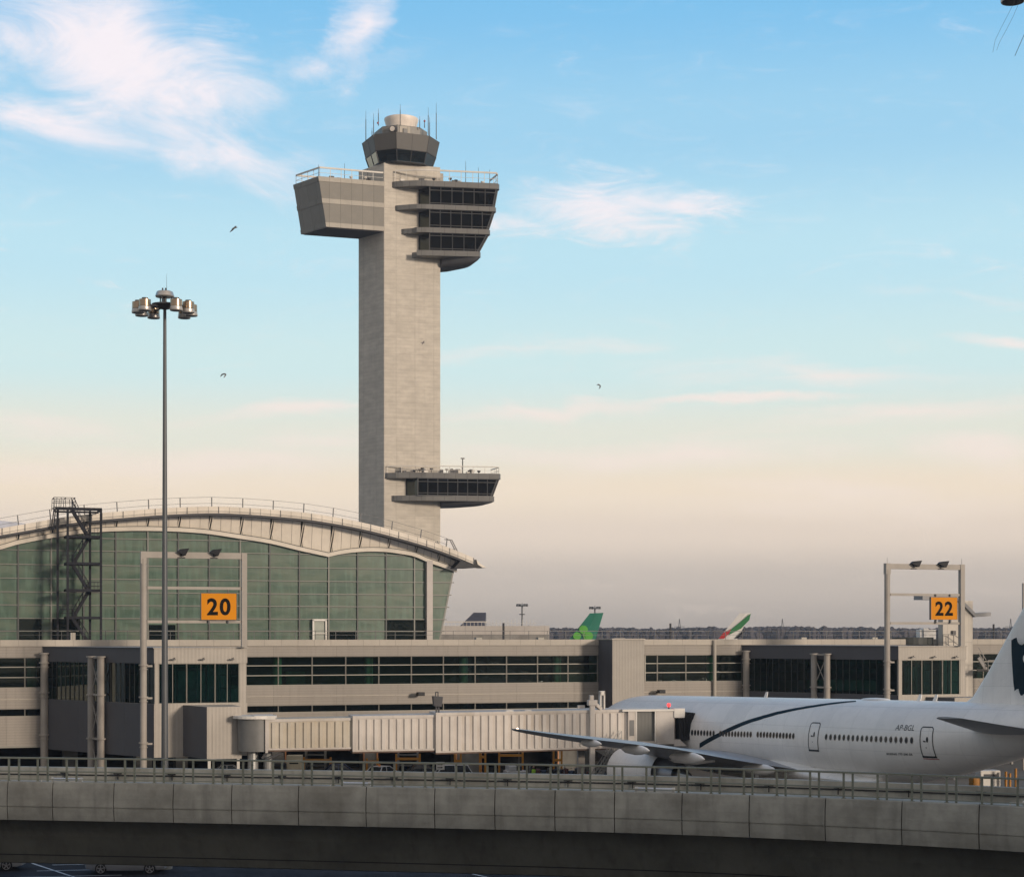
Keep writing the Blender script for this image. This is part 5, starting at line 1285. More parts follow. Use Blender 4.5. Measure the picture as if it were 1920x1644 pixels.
def far_airliner(Y, fin, body, finm, label, decals):
    P = [at(x, y, Y) for x, y in fin]
    zt = P[1].z; T = empty('far_airliner', (P[0].x, Y, 0), 0, label, 'airliner', 'airliners parked beyond the concourse')
    L = [p-Vector((P[0].x, Y, 0)) for p in P]   # root le, tip le, tip te, root te
    dle = (L[1]-L[0]); k = (L[0].z-8.0)/dle.z
    r0 = L[0]-dle*k; dte = L[2]-L[3]; r1 = L[3]-dte*((L[3].z-8.0)/dte.z)
    f = MB().loft([[(r0.x, 0, 7.6), ((r0.x+r1.x)/2, -.35, 7.6), (r1.x, 0, 7.6), ((r0.x+r1.x)/2, .35, 7.6)], [(L[1].x, 0, L[1].z), ((L[1].x+L[2].x)/2, -.12, L[1].z), (L[2].x, 0, L[2].z), ((L[1].x+L[2].x)/2, .12, L[1].z)]]).build('tail_fin', finm, T)
    for name, m, pts in decals:
        q = [at(x, y, Y)-Vector((P[0].x, Y, 0)) for x, y in pts]
        MB().add([(p.x, -.42, p.z) for p in q]+[(p.x, -.40, p.z) for p in q], [tuple(range(len(q))), tuple(range(2*len(q)-1, len(q)-1, -1))]+[(i, (i+1) % len(q), (i+1) % len(q)+len(q), i+len(q)) for i in range(len(q))]).build(name, m, f)
    xe = r1.x+3
    tab = [(xe-58, .2, 4.8), (xe-56.5, 1.6, 4.9), (xe-53, 2.5, 5.2), (xe-49, 2.8, 5.4), (xe-16, 2.8, 5.4), (xe-8, 1.9, 6.1), (xe-3, 1.1, 6.8), (xe, .2, 7.3)]
    MB().loft([[(x, r*math.sin(2*math.pi*i/24), z+r*math.cos(2*math.pi*i/24)) for i in range(24)] for x, r, z in tab]).build('fuselage', body, T, smooth=True)
    for sg in (-1, 1):
        MB().loft([[(xe-38, sg*2, 4.2), (xe-30, sg*2, 4.2), (xe-30, sg*2, 4.8), (xe-38, sg*2, 4.8)], [(xe-26, sg*29, 6.2), (xe-23.5, sg*29, 6.2), (xe-23.5, sg*29, 6.4), (xe-26, sg*29, 6.4)]]).build('wing', M_wing, T)
        MB().loft([[(xe-8.5, sg*.8, 6.6), (xe-3.5, sg*.8, 6.6), (xe-3.5, sg*.8, 6.9), (xe-8.5, sg*.8, 6.9)], [(xe-4.2, sg*9.5, 7.4), (xe-2.2, sg*9.5, 7.4), (xe-2.2, sg*9.5, 7.5), (xe-4.2, sg*9.5, 7.5)]]).build('tailplane', M_wing, T)
        MB().lathe([(.9, 0), (1.5, .4), (1.5, 3), (.9, 4.6)], (xe-38, sg*10, 3), 16, 'x').build('engine', body, T, smooth=True)
        MB().cyl((xe-27, sg*4-.3, .6), (xe-27, sg*4+.3, .6), .6).beam((xe-27, sg*4, .6), (xe-27, sg*3, 4), .3).build('main_gear', M_tyre, T)
    MB().cyl((xe-51, -.3, .5), (xe-51, .3, .5), .5).beam((xe-51, 0, .5), (xe-51, 0, 3.5), .25).build('nose_gear', M_tyre, T)
def circ(x, y, r, n=14): return [(x+r*math.cos(2*math.pi*i/n), y+r*.98*math.sin(2*math.pi*i/n)) for i in range(n)]
M_teal = mat('livery_teal', (.012, .16, .10), .4, var=.05); M_lime = mat('livery_lime', (.10, .38, .045), .4, var=.05)
M_lw = mat('livery_white', (.66, .64, .60), .4, var=.03); M_lr = mat('livery_red', (.40, .02, .02), .4, var=.05); M_lg = mat('livery_green', (.02, .16, .04), .4, var=.05)
far_airliner(400, [(1068, 1196), (1106, 1149.5), (1131.5, 1148.5), (1117, 1196)], M_lw, M_teal, 'far airliner showing only its teal tail fin with a lime shamrock',
    [('shamrock_leaf', M_lime, circ(1094, 1180, 8.2)), ('shamrock_leaf', M_lime, circ(1082, 1192, 7.5)), ('shamrock_leaf', M_lime, circ(1104, 1192, 8.0)), ('shamrock_stem', M_lime, [(1092, 1188), (1096, 1188), (1099, 1200), (1095, 1200)])])
far_airliner(400, [(1346, 1197), (1387, 1149.5), (1408, 1148.5), (1382, 1197)], M_lw, M_lw, 'far airliner showing its white tail fin with red, green and black bands',
    [('green_band', M_lg, [(1407.5, 1149.5), (1404.5, 1162), (1389, 1178), (1366, 1190), (1370, 1180), (1390, 1164)]), ('red_band', M_lr, [(1347, 1197), (1356, 1186), (1371, 1179), (1366, 1188), (1357, 1197)]),
     ('black_band', M_ink, [(1383.5, 1196.5), (1378, 1196.5), (1386, 1188), (1393, 1182), (1390, 1190)])])

# ================================================================== GUIDEWAY
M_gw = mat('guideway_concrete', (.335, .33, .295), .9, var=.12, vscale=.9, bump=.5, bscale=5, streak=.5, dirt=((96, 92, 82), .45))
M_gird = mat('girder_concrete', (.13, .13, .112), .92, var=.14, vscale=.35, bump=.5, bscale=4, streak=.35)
M_grail = mat('guideway_rail_paint', (.20, .21, .17), .6, metal=.0, var=.1)
GP = [(-95, 88.5), (-70, 88.3), (-45, 87.0), (-24.5, 84.2), (-7.9, 81.3), (7.55, 77.8), (20.8, 71.6), (31.5, 63.0), (39.5, 52), (45, 38)]
def build_guideway():
    P = [Vector((x, y)) for x, y in GP]; dense = []
    for i in range(1, len(P)-2):
        a, b, c, d = P[i-1], P[i], P[i+1], P[i+2]
        for k in range(40):
            t = k/40; dense.append(.5*((2*b)+(c-a)*t+(2*a-5*b+4*c-d)*t*t+(-a+3*b-3*c+d)*t**3))
    for _ in range(60): dense = [dense[0]]+[(dense[i-1]+dense[i]*2+dense[i+1])/4 for i in range(1, len(dense)-1)]+[dense[-1]]
    arc = [0]
    for a, b in zip(dense, dense[1:]): arc.append(arc[-1]+(b-a).length)
    LT = arc[-1]
    def g(s):
        s = max(0, min(LT-1e-4, s)); lo, hi = 0, len(arc)-1
        while hi-lo > 1:
            m = (lo+hi)//2
            if arc[m] <= s: lo = m
            else: hi = m
        f = (s-arc[lo])/(arc[hi]-arc[lo]); p = dense[lo].lerp(dense[hi], f)
        i0, i1 = max(0, lo-3), min(len(dense)-1, hi+3); t = (dense[i1]-dense[i0]).normalized(); return p, t, Vector((t.y, -t.x))
    def pt(s, d, z): p, t, n = g(s); q = p+n*d; return (q.x, q.y, z)
    T = empty('elevated_guideway', (0, 0, 0), 0, 'curving elevated concrete rail guideway crossing the whole foreground', 'guideway')
    def sweep(prof, s0, s1, n, name, m, par=T, smooth=False):
        return MB().loft([[pt(s0+(s1-s0)*i/n, d, z) for d, z in prof] for i in range(n+1)]).build(name, m, par, smooth)
    ZT, ZB = 6.42, 4.58
    prof = [(-.34, ZT-.02), (-.02, ZT), (.02, ZT-.04), (.07, ZT-.3), (.115, ZT-.75), (.12, ZT-1.12), (.115, ZT-1.18), (.06, ZT-1.195), (.06, ZT-1.235), (.108, ZT-1.25), (.07, ZT-1.6), (.03, ZB), (-.34, ZB)]
    # find arc length for pixel columns of the joints
    def s_of(px):
        best = min(range(len(dense)), key=lambda i: abs(CX+F*dense[i].x/dense[i].y-px)); return arc[best]
    jx = [7, 104, 213, 327, 443, 563, 688, 813, 922, 1042, 1158, 1285, 1413, 1550, 1693, 1833, 1975]
    js = [s_of(x) for x in jx]; js = [js[0]-2.9*k for k in range(14, 0, -1)]+js+[js[-1]+3.1*k for k in range(1, 8)]
    for a, b in zip(js, js[1:]):
        if a < 0 or b > LT: continue
        sweep(prof, a+.022, b-.022, 3, 'parapet_panel', M_gw)
    sweep([(-.30, ZT-.06), (-.05, ZT-.06), (-.05, ZB+.04), (-.30, ZB+.04)], 0, LT, 90, 'parapet_core', M_black)
    sweep([(-.3, 5.55), (-.3, ZB+.1), (-10.2, ZB+.1), (-10.2, 5.55)], 0, LT, 90, 'deck', M_gw)
    sweep([(-2.0, 5.85), (-2.0, 5.5), (-2.9, 5.5), (-2.9, 5.85)], 0, LT, 90, 'running_beam', M_gw); sweep([(-6.2, 5.85), (-6.2, 5.5), (-7.1, 5.5), (-7.1, 5.85)], 0, LT, 90, 'running_beam', M_gw)
    sweep([(-9.75, 6.33), (-9.75, 4.6), (-10.25, 4.6), (-10.25, 6.33)], 0, LT, 90, 'far_parapet', M_gw)
    sweep([(-9.68, 5.98), (-9.68, 5.92), (-9.76, 5.92), (-9.76, 5.98)], 0, LT, 90, 'cable_rail', M_black)
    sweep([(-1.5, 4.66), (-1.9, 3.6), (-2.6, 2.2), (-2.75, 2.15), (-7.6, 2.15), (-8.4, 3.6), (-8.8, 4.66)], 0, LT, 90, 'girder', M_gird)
    sweep([(-2.38, 2.64), (-2.40, 2.59), (-2.50, 2.59), (-2.50, 2.64)], 0, LT, 90, 'girder_groove', M_black)
    sA, sB = s_of(-60), s_of(1990)
    # railings, twin rows
    def rail(d, z0, off, zt, name):
        for z, w in ((zt, .075), (zt-.64, .045), (z0+.12, .035)):
            MB().loft([[pt(sA+(sB-sA)*i/80, d-w/2, z-w/2), pt(sA+(sB-sA)*i/80, d+w/2, z-w/2), pt(sA+(sB-sA)*i/80, d+w/2, z+w/2), pt(sA+(sB-sA)*i/80, d-w/2, z+w/2)] for i in range(81)]).build(name, M_grail, T)
        s = sA+off
        while s < sB:
            q = MB(); q.beam(pt(s, d-.05, z0), pt(s, d-.05, zt), .085, .085, up=(g(s)[2].x, g(s)[2].y, 0)); q.beam(pt(s, d-.05, z0), pt(s, d-.05, z0+.03), .18, .18, up=(1, 0, 0)); q.build('rail_post', M_grail, T); s += 1.46
    rail(-.18, ZT-.02, .35, ZT+1.10, 'handrail')
    rail(-.75, 5.55, .60, ZT+1.07, 'inner_handrail')
    # brackets on the far parapet
    s = sA+.6
    while s < sB:
        q = MB()
        q.beam(pt(s-.2, -9.6, 6.06), pt(s+.2, -9.6, 6.06), .12, .09).beam(pt(s, -9.66, 5.7), pt(s, -9.66, 6.06), .05)
        q.build('cable_bracket', M_black, T); s += 2.95
    # tube lamps
    for a, b, y in ((50, 96, 1438.5), (613, 660, 1449.5), (1174, 1235, 1459.5), (1890, 1945, 1474)):
        sa, sb = s_of(a), s_of(b)
        d = -3.2
        za = 5.98+.28
        q = MB().cyl(pt(sa, d, za), pt(sb, d, za), .085, n=10).build('tube_lamp', mat('tube_white', (.6, .62, .66), .3), T)
        MB().beam(pt(sa-.1, d, za-.09), pt(sb+.1, d, za-.09), .12, .05).cyl(pt(sb, d, za), pt(sb+.12, d, za), .11, n=10).cyl(pt(sa-.12, d, za), pt(sa, d, za), .11, n=10).beam(pt(sa-.1, d, za), pt(sa-.65, d, za-.02), .04).beam(pt(sa-.65, d, za), pt(sa-.65, d, 5.5), .04).build('tube_cap', M_rail, q)
    # piers
    for px in (-420, 2480, -1200):
        pass
    for s in (s_of(-60)-18, min(LT-3, s_of(1990)+6)):
        c = pt(s, -5.2, 0); MB().cyl(c, (c[0], c[1], 2.1), .95, n=24).build('guideway_pier', M_gird, T, smooth=True)
build_guideway()
c = at(303, 1634, 101); tag(MB().lathe([(.62, 0), (.62, .55), (.56, .62), (.02, .62)], (c.x, 101, 0), 24).build('concrete_bollard', M_gw, smooth=True), 'round concrete bollard top under the guideway right of the silver cars', 'bollard')

# ================================================================== VEHICLES AND APRON THINGS
M_cglass = mat('car_glass', (.015, .018, .022), .08, var=.05)
M_rim = mat('alloy_rim', (.5, .5, .52), .3, metal=.8, var=.1)
def car(X, Y, rz, paint, label, cat='car', suv=False, Lc=4.6, Wc=1.82, Hc=1.46, beacon=False, group=None):
    T = empty('parked_car' if cat != 'van' else 'parked_van', (X, Y, 0), rz, label, cat, group)
    h = Hc; bl = .62*h if not suv else .56*h
    # body sections along x: (x, half width, z low, z top)
    S_ = [(-.5, .78, .42, .62), (-.485, .90, .30, .74), (-.40, .98, .24, .58*1.0+bl*.12), (-.22, 1, .22, bl+.02), (0, 1, .22, bl+.03), (.25, 1, .22, bl+.04), (.42, .97, .25, bl+.03), (.485, .9, .32, bl-.03), (.5, .8, .42, bl-.12)]
    rg = []
    for x, w, z0, z1 in S_:
        w *= Wc/2; x *= Lc; rg.append([(x, -w*.94, z0), (x, -w, z0+.12), (x, -w, z1-.16), (x, -w*.92, z1), (x, w*.92, z1), (x, w, z1-.16), (x, w, z0+.12), (x, w*.94, z0)])
    MB().loft(rg).build('body', paint, T, smooth=True)
    w = Wc/2
    if suv: cab = [(-.24, .90, bl), (-.14, .80, h-.05), (.38, .78, h-.04), (.49, .88, bl)]
    else: cab = [(-.22, .90, bl), (-.07, .74, h-.04), (.20, .72, h-.03), (.40, .88, bl)]
    rg = [[(x*Lc, -ww*w, bl-.03), (x*Lc, -ww*w*(.99), (bl+z)/2), (x*Lc, -ww*w*.86, z), (x*Lc, ww*w*.86, z), (x*Lc, ww*w*.99, (bl+z)/2), (x*Lc, ww*w, bl-.03)] for x, ww, z in [(a, b, max(c, bl+.02)) for a, b, c in cab]]
    MB().loft(rg).build('windows', M_cglass, T)
    x1, x2 = cab[1][0]*Lc, cab[2][0]*Lc; y1 = cab[1][1]*w*.88
    MB().box(x1-.08, x2+.1, -y1, y1, h-.05, h).build('roof', paint, T, bevel=.03)
    pl = MB()
    for sg in (-1, 1):
        pl.beam((cab[0][0]*Lc, sg*cab[0][1]*w, bl), (x1, sg*y1, h-.03), .06).beam((x2, sg*y1, h-.03), (cab[3][0]*Lc, sg*cab[3][1]*w, bl), .08).beam(((x1+x2)/2, sg*cab[1][1]*w*1.09, bl), ((x1+x2)/2, sg*y1, h-.03), .06)
    pl.build('pillars', paint, T)
    for x in (-.305, .30):
        for sg in (-1, 1):
            y = sg*(w-.11); o = MB().cyl((x*Lc, y-.11*1, .325), (x*Lc, y+.11, .325), .325, n=22).build('wheel', M_tyre, T)
            q = MB(); yy = sg*(w+.005)
            q.lathe([(.05, 0), (.06, .01*sg), (.215, .0), (.235, -.01*sg)], (x*Lc, yy, .325), 20, 'y')
            q.build('rim', M_dark, o)
            q = MB()
            for k in range(5):
                a = 2*math.pi*k/5+.3; q.beam((x*Lc, yy+.012*sg, .325), (x*Lc+.22*math.cos(a), yy+.012*sg, .325+.22*math.sin(a)), .055, .03, up=(0, 1, 0))
            for k in range(20):
                a = 2*math.pi*k/20; b = 2*math.pi*(k+1)/20; q.beam((x*Lc+.225*math.cos(a), yy+.008*sg, .325+.225*math.sin(a)), (x*Lc+.225*math.cos(b), yy+.008*sg, .325+.225*math.sin(b)), .03)
            q.build('spokes', M_rim, o)
    for sg in (-1, 1):
        MB().box(-.497*Lc, -.47*Lc, sg*w*.5, sg*w*.85, .52, .66).build('headlight', M_rim, T); MB().box(.475*Lc, .498*Lc, sg*w*.55, sg*w*.85, .62, .78).build('tail_light', mat('dull_red', (.35, .05, .05), .4), T)
        MB().box(x1*.9-.25, x1*.9-.05, sg*w, sg*(w+.16), bl, bl+.14).build('mirror', paint, T)
    if beacon:
        MB().cyl((.1, 0, h), (.1, 0, h+.16), .11, n=10).build('beacon', mat('amber', (.7, .2, .02), .4), T)
    return T
def paint(n, c, r=.3): return mat('paint_'+n, c, r, var=.04, metal=.2)
silver = paint('silver', (.50, .51, .54)); pale = paint('white', (.60, .60, .60)); navy = paint('navy', (.03, .05, .11)); charcoal = paint('charcoal', (.03, .032, .035))
p = at(234, 1638, 98.6); car(p.x, 99.4, R(182), silver, 'silver car whose lower half shows below the guideway, left of the bollard', group='cars in the lot under the guideway', Lc=4.5)
p = at(0, 1634, 99.6); car(p.x-1.15, 100.8, R(2), pale, 'white car cut by the left edge, wheel showing below the guideway', group='cars in the lot under the guideway', Lc=4.6)
p = at(628, 1440, 159.6); car(p.x, 159.6, R(10), navy, 'dark blue car on the apron under the first tunnel of the jet bridge', group='vehicles on the apron', Hc=1.7, Lc=4.3)
p = at(710, 1440, 159); car(p.x, 159, R(60), pale, 'white car with amber roof beacon, seen end on between two dark cars', group='vehicles on the apron', Hc=1.55, beacon=True)
p = at(784, 1440, 160); car(p.x, 160, R(12), charcoal, 'low charcoal car beneath the middle tunnel of the jet bridge', group='vehicles on the apron', Hc=1.62)
p = at(862, 1440, 158.5); car(p.x, 158.5, R(190), pale, 'white estate car with amber beacon beside the small white notice', 'car', True, 4.4, 1.85, 1.75, True, 'vehicles on the apron')
p = at(420, 1437, 162); car(p.x, 162, R(10), pale, 'small white car glimpsed in the dark beneath the gate house box', group='vehicles on the apron', Lc=4)
# low tug and baggage tractors
def tug(px, Y, rz, m, label, wd=2.6, ht=1.55, cat='tug', cabin=False):
    q = at(px, 1440, Y); T = empty('baggage_tug', (q.x, Y, 0), rz, label, cat, 'vehicles on the apron')
    MB().box(-wd/2, wd/2, -.7, .7, .35, ht*.72).build('body', m, T, bevel=.06)
    MB().box(-wd/2+.2, -wd/2+.9, -.72, .72, ht*.72, ht).build('engine_cover', m, T, bevel=.05)
    MB().box(-.1, .5, -.5, .5, ht*.72, ht*.95).build('seat', M_black, T)
    MB().cyl((-.35, 0, ht*.7), (-.45, 0, ht*1.05), .04).cyl((-.45, 0, ht*1.03), (-.5, 0, ht*1.06), .2, n=12).build('steering_wheel', M_black, T)
    if cabin:
        c = MB()
        for x in (-.6, wd/2-.1):
            for y in (-.65, .65): c.beam((x, y, ht*.7), (x, y, ht+.75), .08)
        c.box(-.75, wd/2, -.72, .72, ht+.72, ht+.8); c.build('canopy', m, T)
    for x in (-wd*.32, wd*.32):
        for sg in (-1, 1): MB().cyl((x, sg*.62, .32), (x, sg*.8, .32), .32, n=16).build('wheel', M_tyre, T)
    return T
tug(966, 158.8, R(15), pale, 'white baggage tug with red flash standing under the yellow frame', 1.9, 1.66)
tug(1130, 152, R(-12), charcoal, 'dark tug parked behind the wing tip near the service stair', 2.8, 1.55)
def dolly(px, Y, rz, label, m, load):
    q = at(px, 1440, Y); T = empty('baggage_dolly', (q.x, Y, 0), rz, label, 'dolly', 'baggage dollies near the service stair')
    MB().box(-1.6, 1.6, -.75, .75, .45, .62).build('bed', M_grey, T); r = MB()
    for x in (-1.55, 1.55):
        r.beam((x, -.7, .6), (x, -.7, 1.6), .06).beam((x, .7, .6), (x, .7, 1.6), .06).beam((x, -.7, 1.6), (x, .7, 1.6), .06).beam((x, -.7, 1.1), (x, .7, 1.1), .05)
    r.build('end_rail', M_grey, T)
    for x in (-1, 1):
        for sg in (-1, 1): MB().cyl((x, sg*.6, .22), (x, sg*.74, .22), .22, n=12).build('wheel', M_tyre, T)
    MB().beam((-1.6, 0, .5), (-2.4, 0, .25), .06).build('tow_bar', M_grey, T)
    return T
bagm = [mat('bag_%d' % i, c, .7, var=.1) for i, c in enumerate([(.02, .022, .03), (.10, .03, .02), (.03, .05, .09), (.05, .05, .05)])]
rnd = random.Random(21)
for i, (px, Y, lb) in enumerate(((1026, 157.5, 'loaded dolly nearest the person in the lime vest'), (1078, 157, 'loaded dolly closest to the service stair'))):
    D = dolly(px, Y, R(-4), lb, None, None)
    for k in range(6):
        x = -1.35+k*.52
        b = MB().box(-.22, .22, -.34, .34, 0, .62+rnd.random()*.3).build('suitcase', bagm[k % 4], None, bevel=.05)
        b.location = D.location+Vector((x*math.cos(R(-4)), x*math.sin(R(-4)), .62)); b.rotation_euler = (0, 0, R(-4)+rnd.uniform(-.2, .2))
        MB().box(-.06, .06, -.1, .1, 0, .04).build('handle', M_black, b).location = (0, 0, .64+.25)
        tag(b, '%s suitcase, %s from the left on the dolly %s' % (('black', 'brown', 'blue', 'grey')[k % 4], ('first', 'second', 'third', 'fourth', 'fifth', 'last')[k], ('by the lime vest', 'by the stair')[i]), 'suitcase', 'suitcases on the dollies')
M_yel = mat('safety_yellow', (.42, .18, .012), .5, var=.1, dirt=((120, 70, 20), .4))
def yellow_frame(px0, px1, Y, ztop, zbar, label, legs=2):
    a, b = at(px0, 0, Y).x, at(px1, 0, Y).x; T = MB(); w = b-a
    for k in range(legs): x = w*k/(legs-1); T.box(x-.09, x+.09, -.1, .1, 0, ztop)
    T.box(.08, w-.08, -.08, .08, zbar-.12, zbar+.10).box(.08, w-.08, -.06, .06, .35, .55)
    o = T.build('yellow_barrier', M_yel, loc=(a, Y, 0)); tag(o, label, 'barrier', 'yellow barriers guarding the undercroft openings'); return o
yellow_frame(570, 620, 161.3, 2.2, 1.95, 'low yellow barrier left of the dark blue car')
yellow_frame(743, 787, 162.3, 2.45, 2.0, 'yellow barrier behind the charcoal car, under the middle tunnel')
yellow_frame(936, 980, 164, 2.9, 2.2, 'tall yellow barrier behind the white baggage tug')
yellow_frame(900, 910, 160.5, 3.0, 2.3, 'narrow upright yellow frame beside the broad grey pier')
yellow_frame(688, 708, 161.5, 2.1, 1.8, 'narrow yellow barrier at the pier behind the white beacon car')
yellow_frame(853, 864, 160.8, 2.7, 1.9, 'slim yellow frame at the left edge of the broad grey pier')
yellow_frame(1038, 1053, 162, 2.9, 1.9, 'yellow frame at the pier right of the tall barrier')
# boxes in the undercroft
def cabinet(px0, px1, y0, Y, m, label, name='service_cabinet', cat='cabinet', lines=0, dep=1.2):
    a, b, z = at(px0, 0, Y).x, at(px1, 0, Y).x, at(0, y0, Y).z
    T = empty(name, (a, Y, 0), 0, label, cat); w = b-a
    MB().box(0, w, 0, dep, .12, z).build('housing', m, T, bevel=.03); MB().box(.1, w-.1, .05, dep-.05, 0, .12).build('plinth', M_dark, T)
    MB().box(w*.08, w*.92, -.03, -.002, z*.5, z*.86).build('door', m, T)
    for k in range(lines): MB().box(w*.2, w*.8, -.05, -.032, z*(.72-.12*k), z*(.76-.12*k)).build('notice_line', M_ink, T)
    return T
cabinet(537, 565, 1416, 157.5, mat('cabinet_cream', (.55, .48, .34), .6), 'cream service cabinet left of the low yellow barrier', lines=1)
cabinet(510, 536, 1431, 157.0, M_black, 'low black box beside the cream cabinet', 'black_box', 'box')
q = at(818, 1428, 157.5); q2 = at(833.5, 1442.5, 157.5)
T_ = empty('notice_board', (q.x, 157.5, 0), 0, 'small white notice board with two dark arrows by the estate car', 'sign')
MB().box(0, q2.x-q.x, -.04, .04, q2.z, q.z).build('board', M_white, T_); MB().cyl((.38, .06, 0), (.38, .06, q.z), .04).build('post', M_grey, T_)
for k in (0, 1):
    z = q2.z+(q.z-q2.z)*(.3+.4*k); MB().box(.1, .45, -.06, -.042, z-.03, z+.03).add([(.45+(0), -.06, z-.08), (.6, -.06, z), (.45, -.06, z+.08)], [(0, 1, 2)]).build('arrow', M_ink, T_)
a_ = at(874, 1412, 161); T_ = MB().box(-.6, .6, -.06, .06, 3.0, 3.4).add([(-.3, -.06, 3.0), (.3, -.06, 3.0), (0, -.06, 2.6)], [(0, 2, 1)]).build('hanging_sign', M_cap, loc=(a_.x, 161.05, 0))
tag(T_, 'pale sign board with a small triangle hanging on the broad grey pier', 'sign')
# ground power unit and yellow posts beyond the tail
q = at(1852, 1456, 150); T_ = empty('ground_power_unit', (q.x, 150, 0), R(8), 'white ground power unit on wheels beneath the airliner tail', 'power unit')
MB().box(-.9, .9, -.6, .6, .4, 1.9).build('housing', M_white, T_, bevel=.08); MB().box(-1.5, -.9, -.5, .5, .4, 1.3).build('engine_box', M_yel, T_, bevel=.05)
MB().box(-.6, .6, -.63, -.605, 1.2, 1.6).build('vent', M_dark, T_)
for x in (-1, .6):
    for sg in (-1, 1): MB().cyl((x, sg*.5, .25), (x, sg*.66, .25), .25, n=14).build('wheel', M_tyre, T_)
for i, (px, y) in enumerate(((1893.5, 1449), (1904.5, 1440), (1886, 1446))):
    Y = 147+i; q = at(px, y, Y); o = MB().cyl((0, 0, 0), (0, 0, q.z), .11, n=12).cyl((0, 0, q.z*.55), (0, 0, q.z*.62), .125, n=12).build('yellow_post', M_yel, loc=(q.x, Y, 0))
    tag(o, ('middle of the three yellow posts beneath the airliner tail', 'tallest yellow post beneath the airliner tail, rightmost of three', 'leftmost of the three yellow posts beneath the airliner tail')[i], 'post', 'yellow posts under the tail')
# baggage roller racks seen in the dark bays
for i, (px, lb) in enumerate(((592, 'grey rack in the dark bay behind the low yellow barrier'), (765, 'grey rack in the dark bay behind the charcoal car'), (955, 'grey rack in the dark bay above the white tug'))):
    q = at(px, 1400, 165); m = MB()
    for x in (-.9, .9):
        for y in (-.5, .5): m.beam((x, y, 0), (x, y, 3.2), .12)
    for z in (1.2, 2.2, 3.2): m.beam((-.9, -.5, z), (.9, -.5, z), .1).box(-.9, .9, -.5, .5, z-.03, z+.03)
    tag(m.build('storage_rack', M_grey, loc=(q.x, 165, 0)), lb, 'rack', 'racks in the undercroft bays')

# people
def person(px, Y, rz, top, legs, label, vest=None):
    q = at(px, 1440, Y)
    pts = {'pelvis': (0, 0, .95), 'waist': (0, 0, 1.08), 'chest': (0, -.01, 1.32), 'neck': (0, 0, 1.5), 'headb': (0, -.01, 1.58), 'head': (0, -.02, 1.70),
           'shl': (-.18, 0, 1.42), 'ell': (-.27, .02, 1.14), 'hal': (-.24, -.14, .92), 'shr': (.18, 0, 1.42), 'elr': (.28, .0, 1.15), 'har': (.25, -.12, .93),
           'hil': (-.09, 0, .9), 'knl': (-.11, -.04, .5), 'anl': (-.12, .03, .09), 'tol': (-.13, -.13, .04), 'hir': (.09, 0, .9), 'knr': (.12, .02, .5), 'anr': (.13, .05, .09), 'tor': (.15, -.11, .04)}
    rad = {'pelvis': .135, 'waist': .125, 'chest': .16, 'neck': .06, 'headb': .075, 'head': .105, 'shl': .075, 'ell': .048, 'hal': .035, 'shr': .075, 'elr': .048, 'har': .035, 'hil': .095, 'knl': .06, 'anl': .045, 'tol': .04, 'hir': .095, 'knr': .06, 'anr': .045, 'tor': .04}
    ed = [('pelvis', 'waist'), ('waist', 'chest'), ('chest', 'neck'), ('neck', 'headb'), ('headb', 'head'), ('chest', 'shl'), ('shl', 'ell'), ('ell', 'hal'), ('chest', 'shr'), ('shr', 'elr'), ('elr', 'har'),
          ('pelvis', 'hil'), ('hil', 'knl'), ('knl', 'anl'), ('anl', 'tol'), ('pelvis', 'hir'), ('hir', 'knr'), ('knr', 'anr'), ('anr', 'tor')]
    K = list(pts); me = bpy.data.meshes.new('person'); me.from_pydata([pts[k] for k in K], [(K.index(a), K.index(b)) for a, b in ed], []); me.materials.append(top)
    o = bpy.data.objects.new('person', me); COL.objects.link(o); sk = o.modifiers.new('skin', 'SKIN'); o.modifiers.new('sub', 'SUBSURF').levels = 1
    for i, k in enumerate(K): me.skin_vertices[0].data[i].radius = (rad[k], rad[k]*.85)
    me.skin_vertices[0].data[0].use_root = True
    o.location = (q.x, Y, 0); o.rotation_euler = (0, 0, rz); tag(o, label, 'person', 'ground crew on the apron')
    MB().sphere((0, -.03, 1.70), .108, 10, (.85, 1, 1.15)).build('face', mat('skin_tone', (.35, .2, .13), .6), o, smooth=True)
    MB().sphere((0, .01, 1.755), .112, 10, (.92, 1.02, .8)).build('hair', M_black, o, smooth=True)
    if vest: MB().loft([[(w*math.cos(a), .7*w*math.sin(a), z) for a in [2*math.pi*i/16 for i in range(16)]] for w, z in ((.21, .98), (.2, 1.1), (.225, 1.3), (.2, 1.46), (.1, 1.5))]).build('vest', vest, o, smooth=True)
    MB().loft([[(sx+w*math.cos(a), y+w*math.sin(a), z) for a in [2*math.pi*i/12 for i in range(12)]] for sx, y, w, z in ((-.09, 0, .125, .95), (-.11, -.03, .085, .5), (-.12, .03, .075, .1))]).loft([[(sx+w*math.cos(a), y+w*math.sin(a), z) for a in [2*math.pi*i/12 for i in range(12)]] for sx, y, w, z in ((.09, 0, .125, .95), (.12, .02, .085, .5), (.13, .05, .075, .1))]).build('trousers', legs, o, smooth=True)
person(1000, 156, R(30), charcoal, charcoal, 'person in a lime safety vest standing on the apron by the dollies', mat('lime_vest', (.35, .62, .04), .6))
person(1137, 146, R(-50), charcoal, charcoal, 'person in dark clothes standing beside the airliner engine')

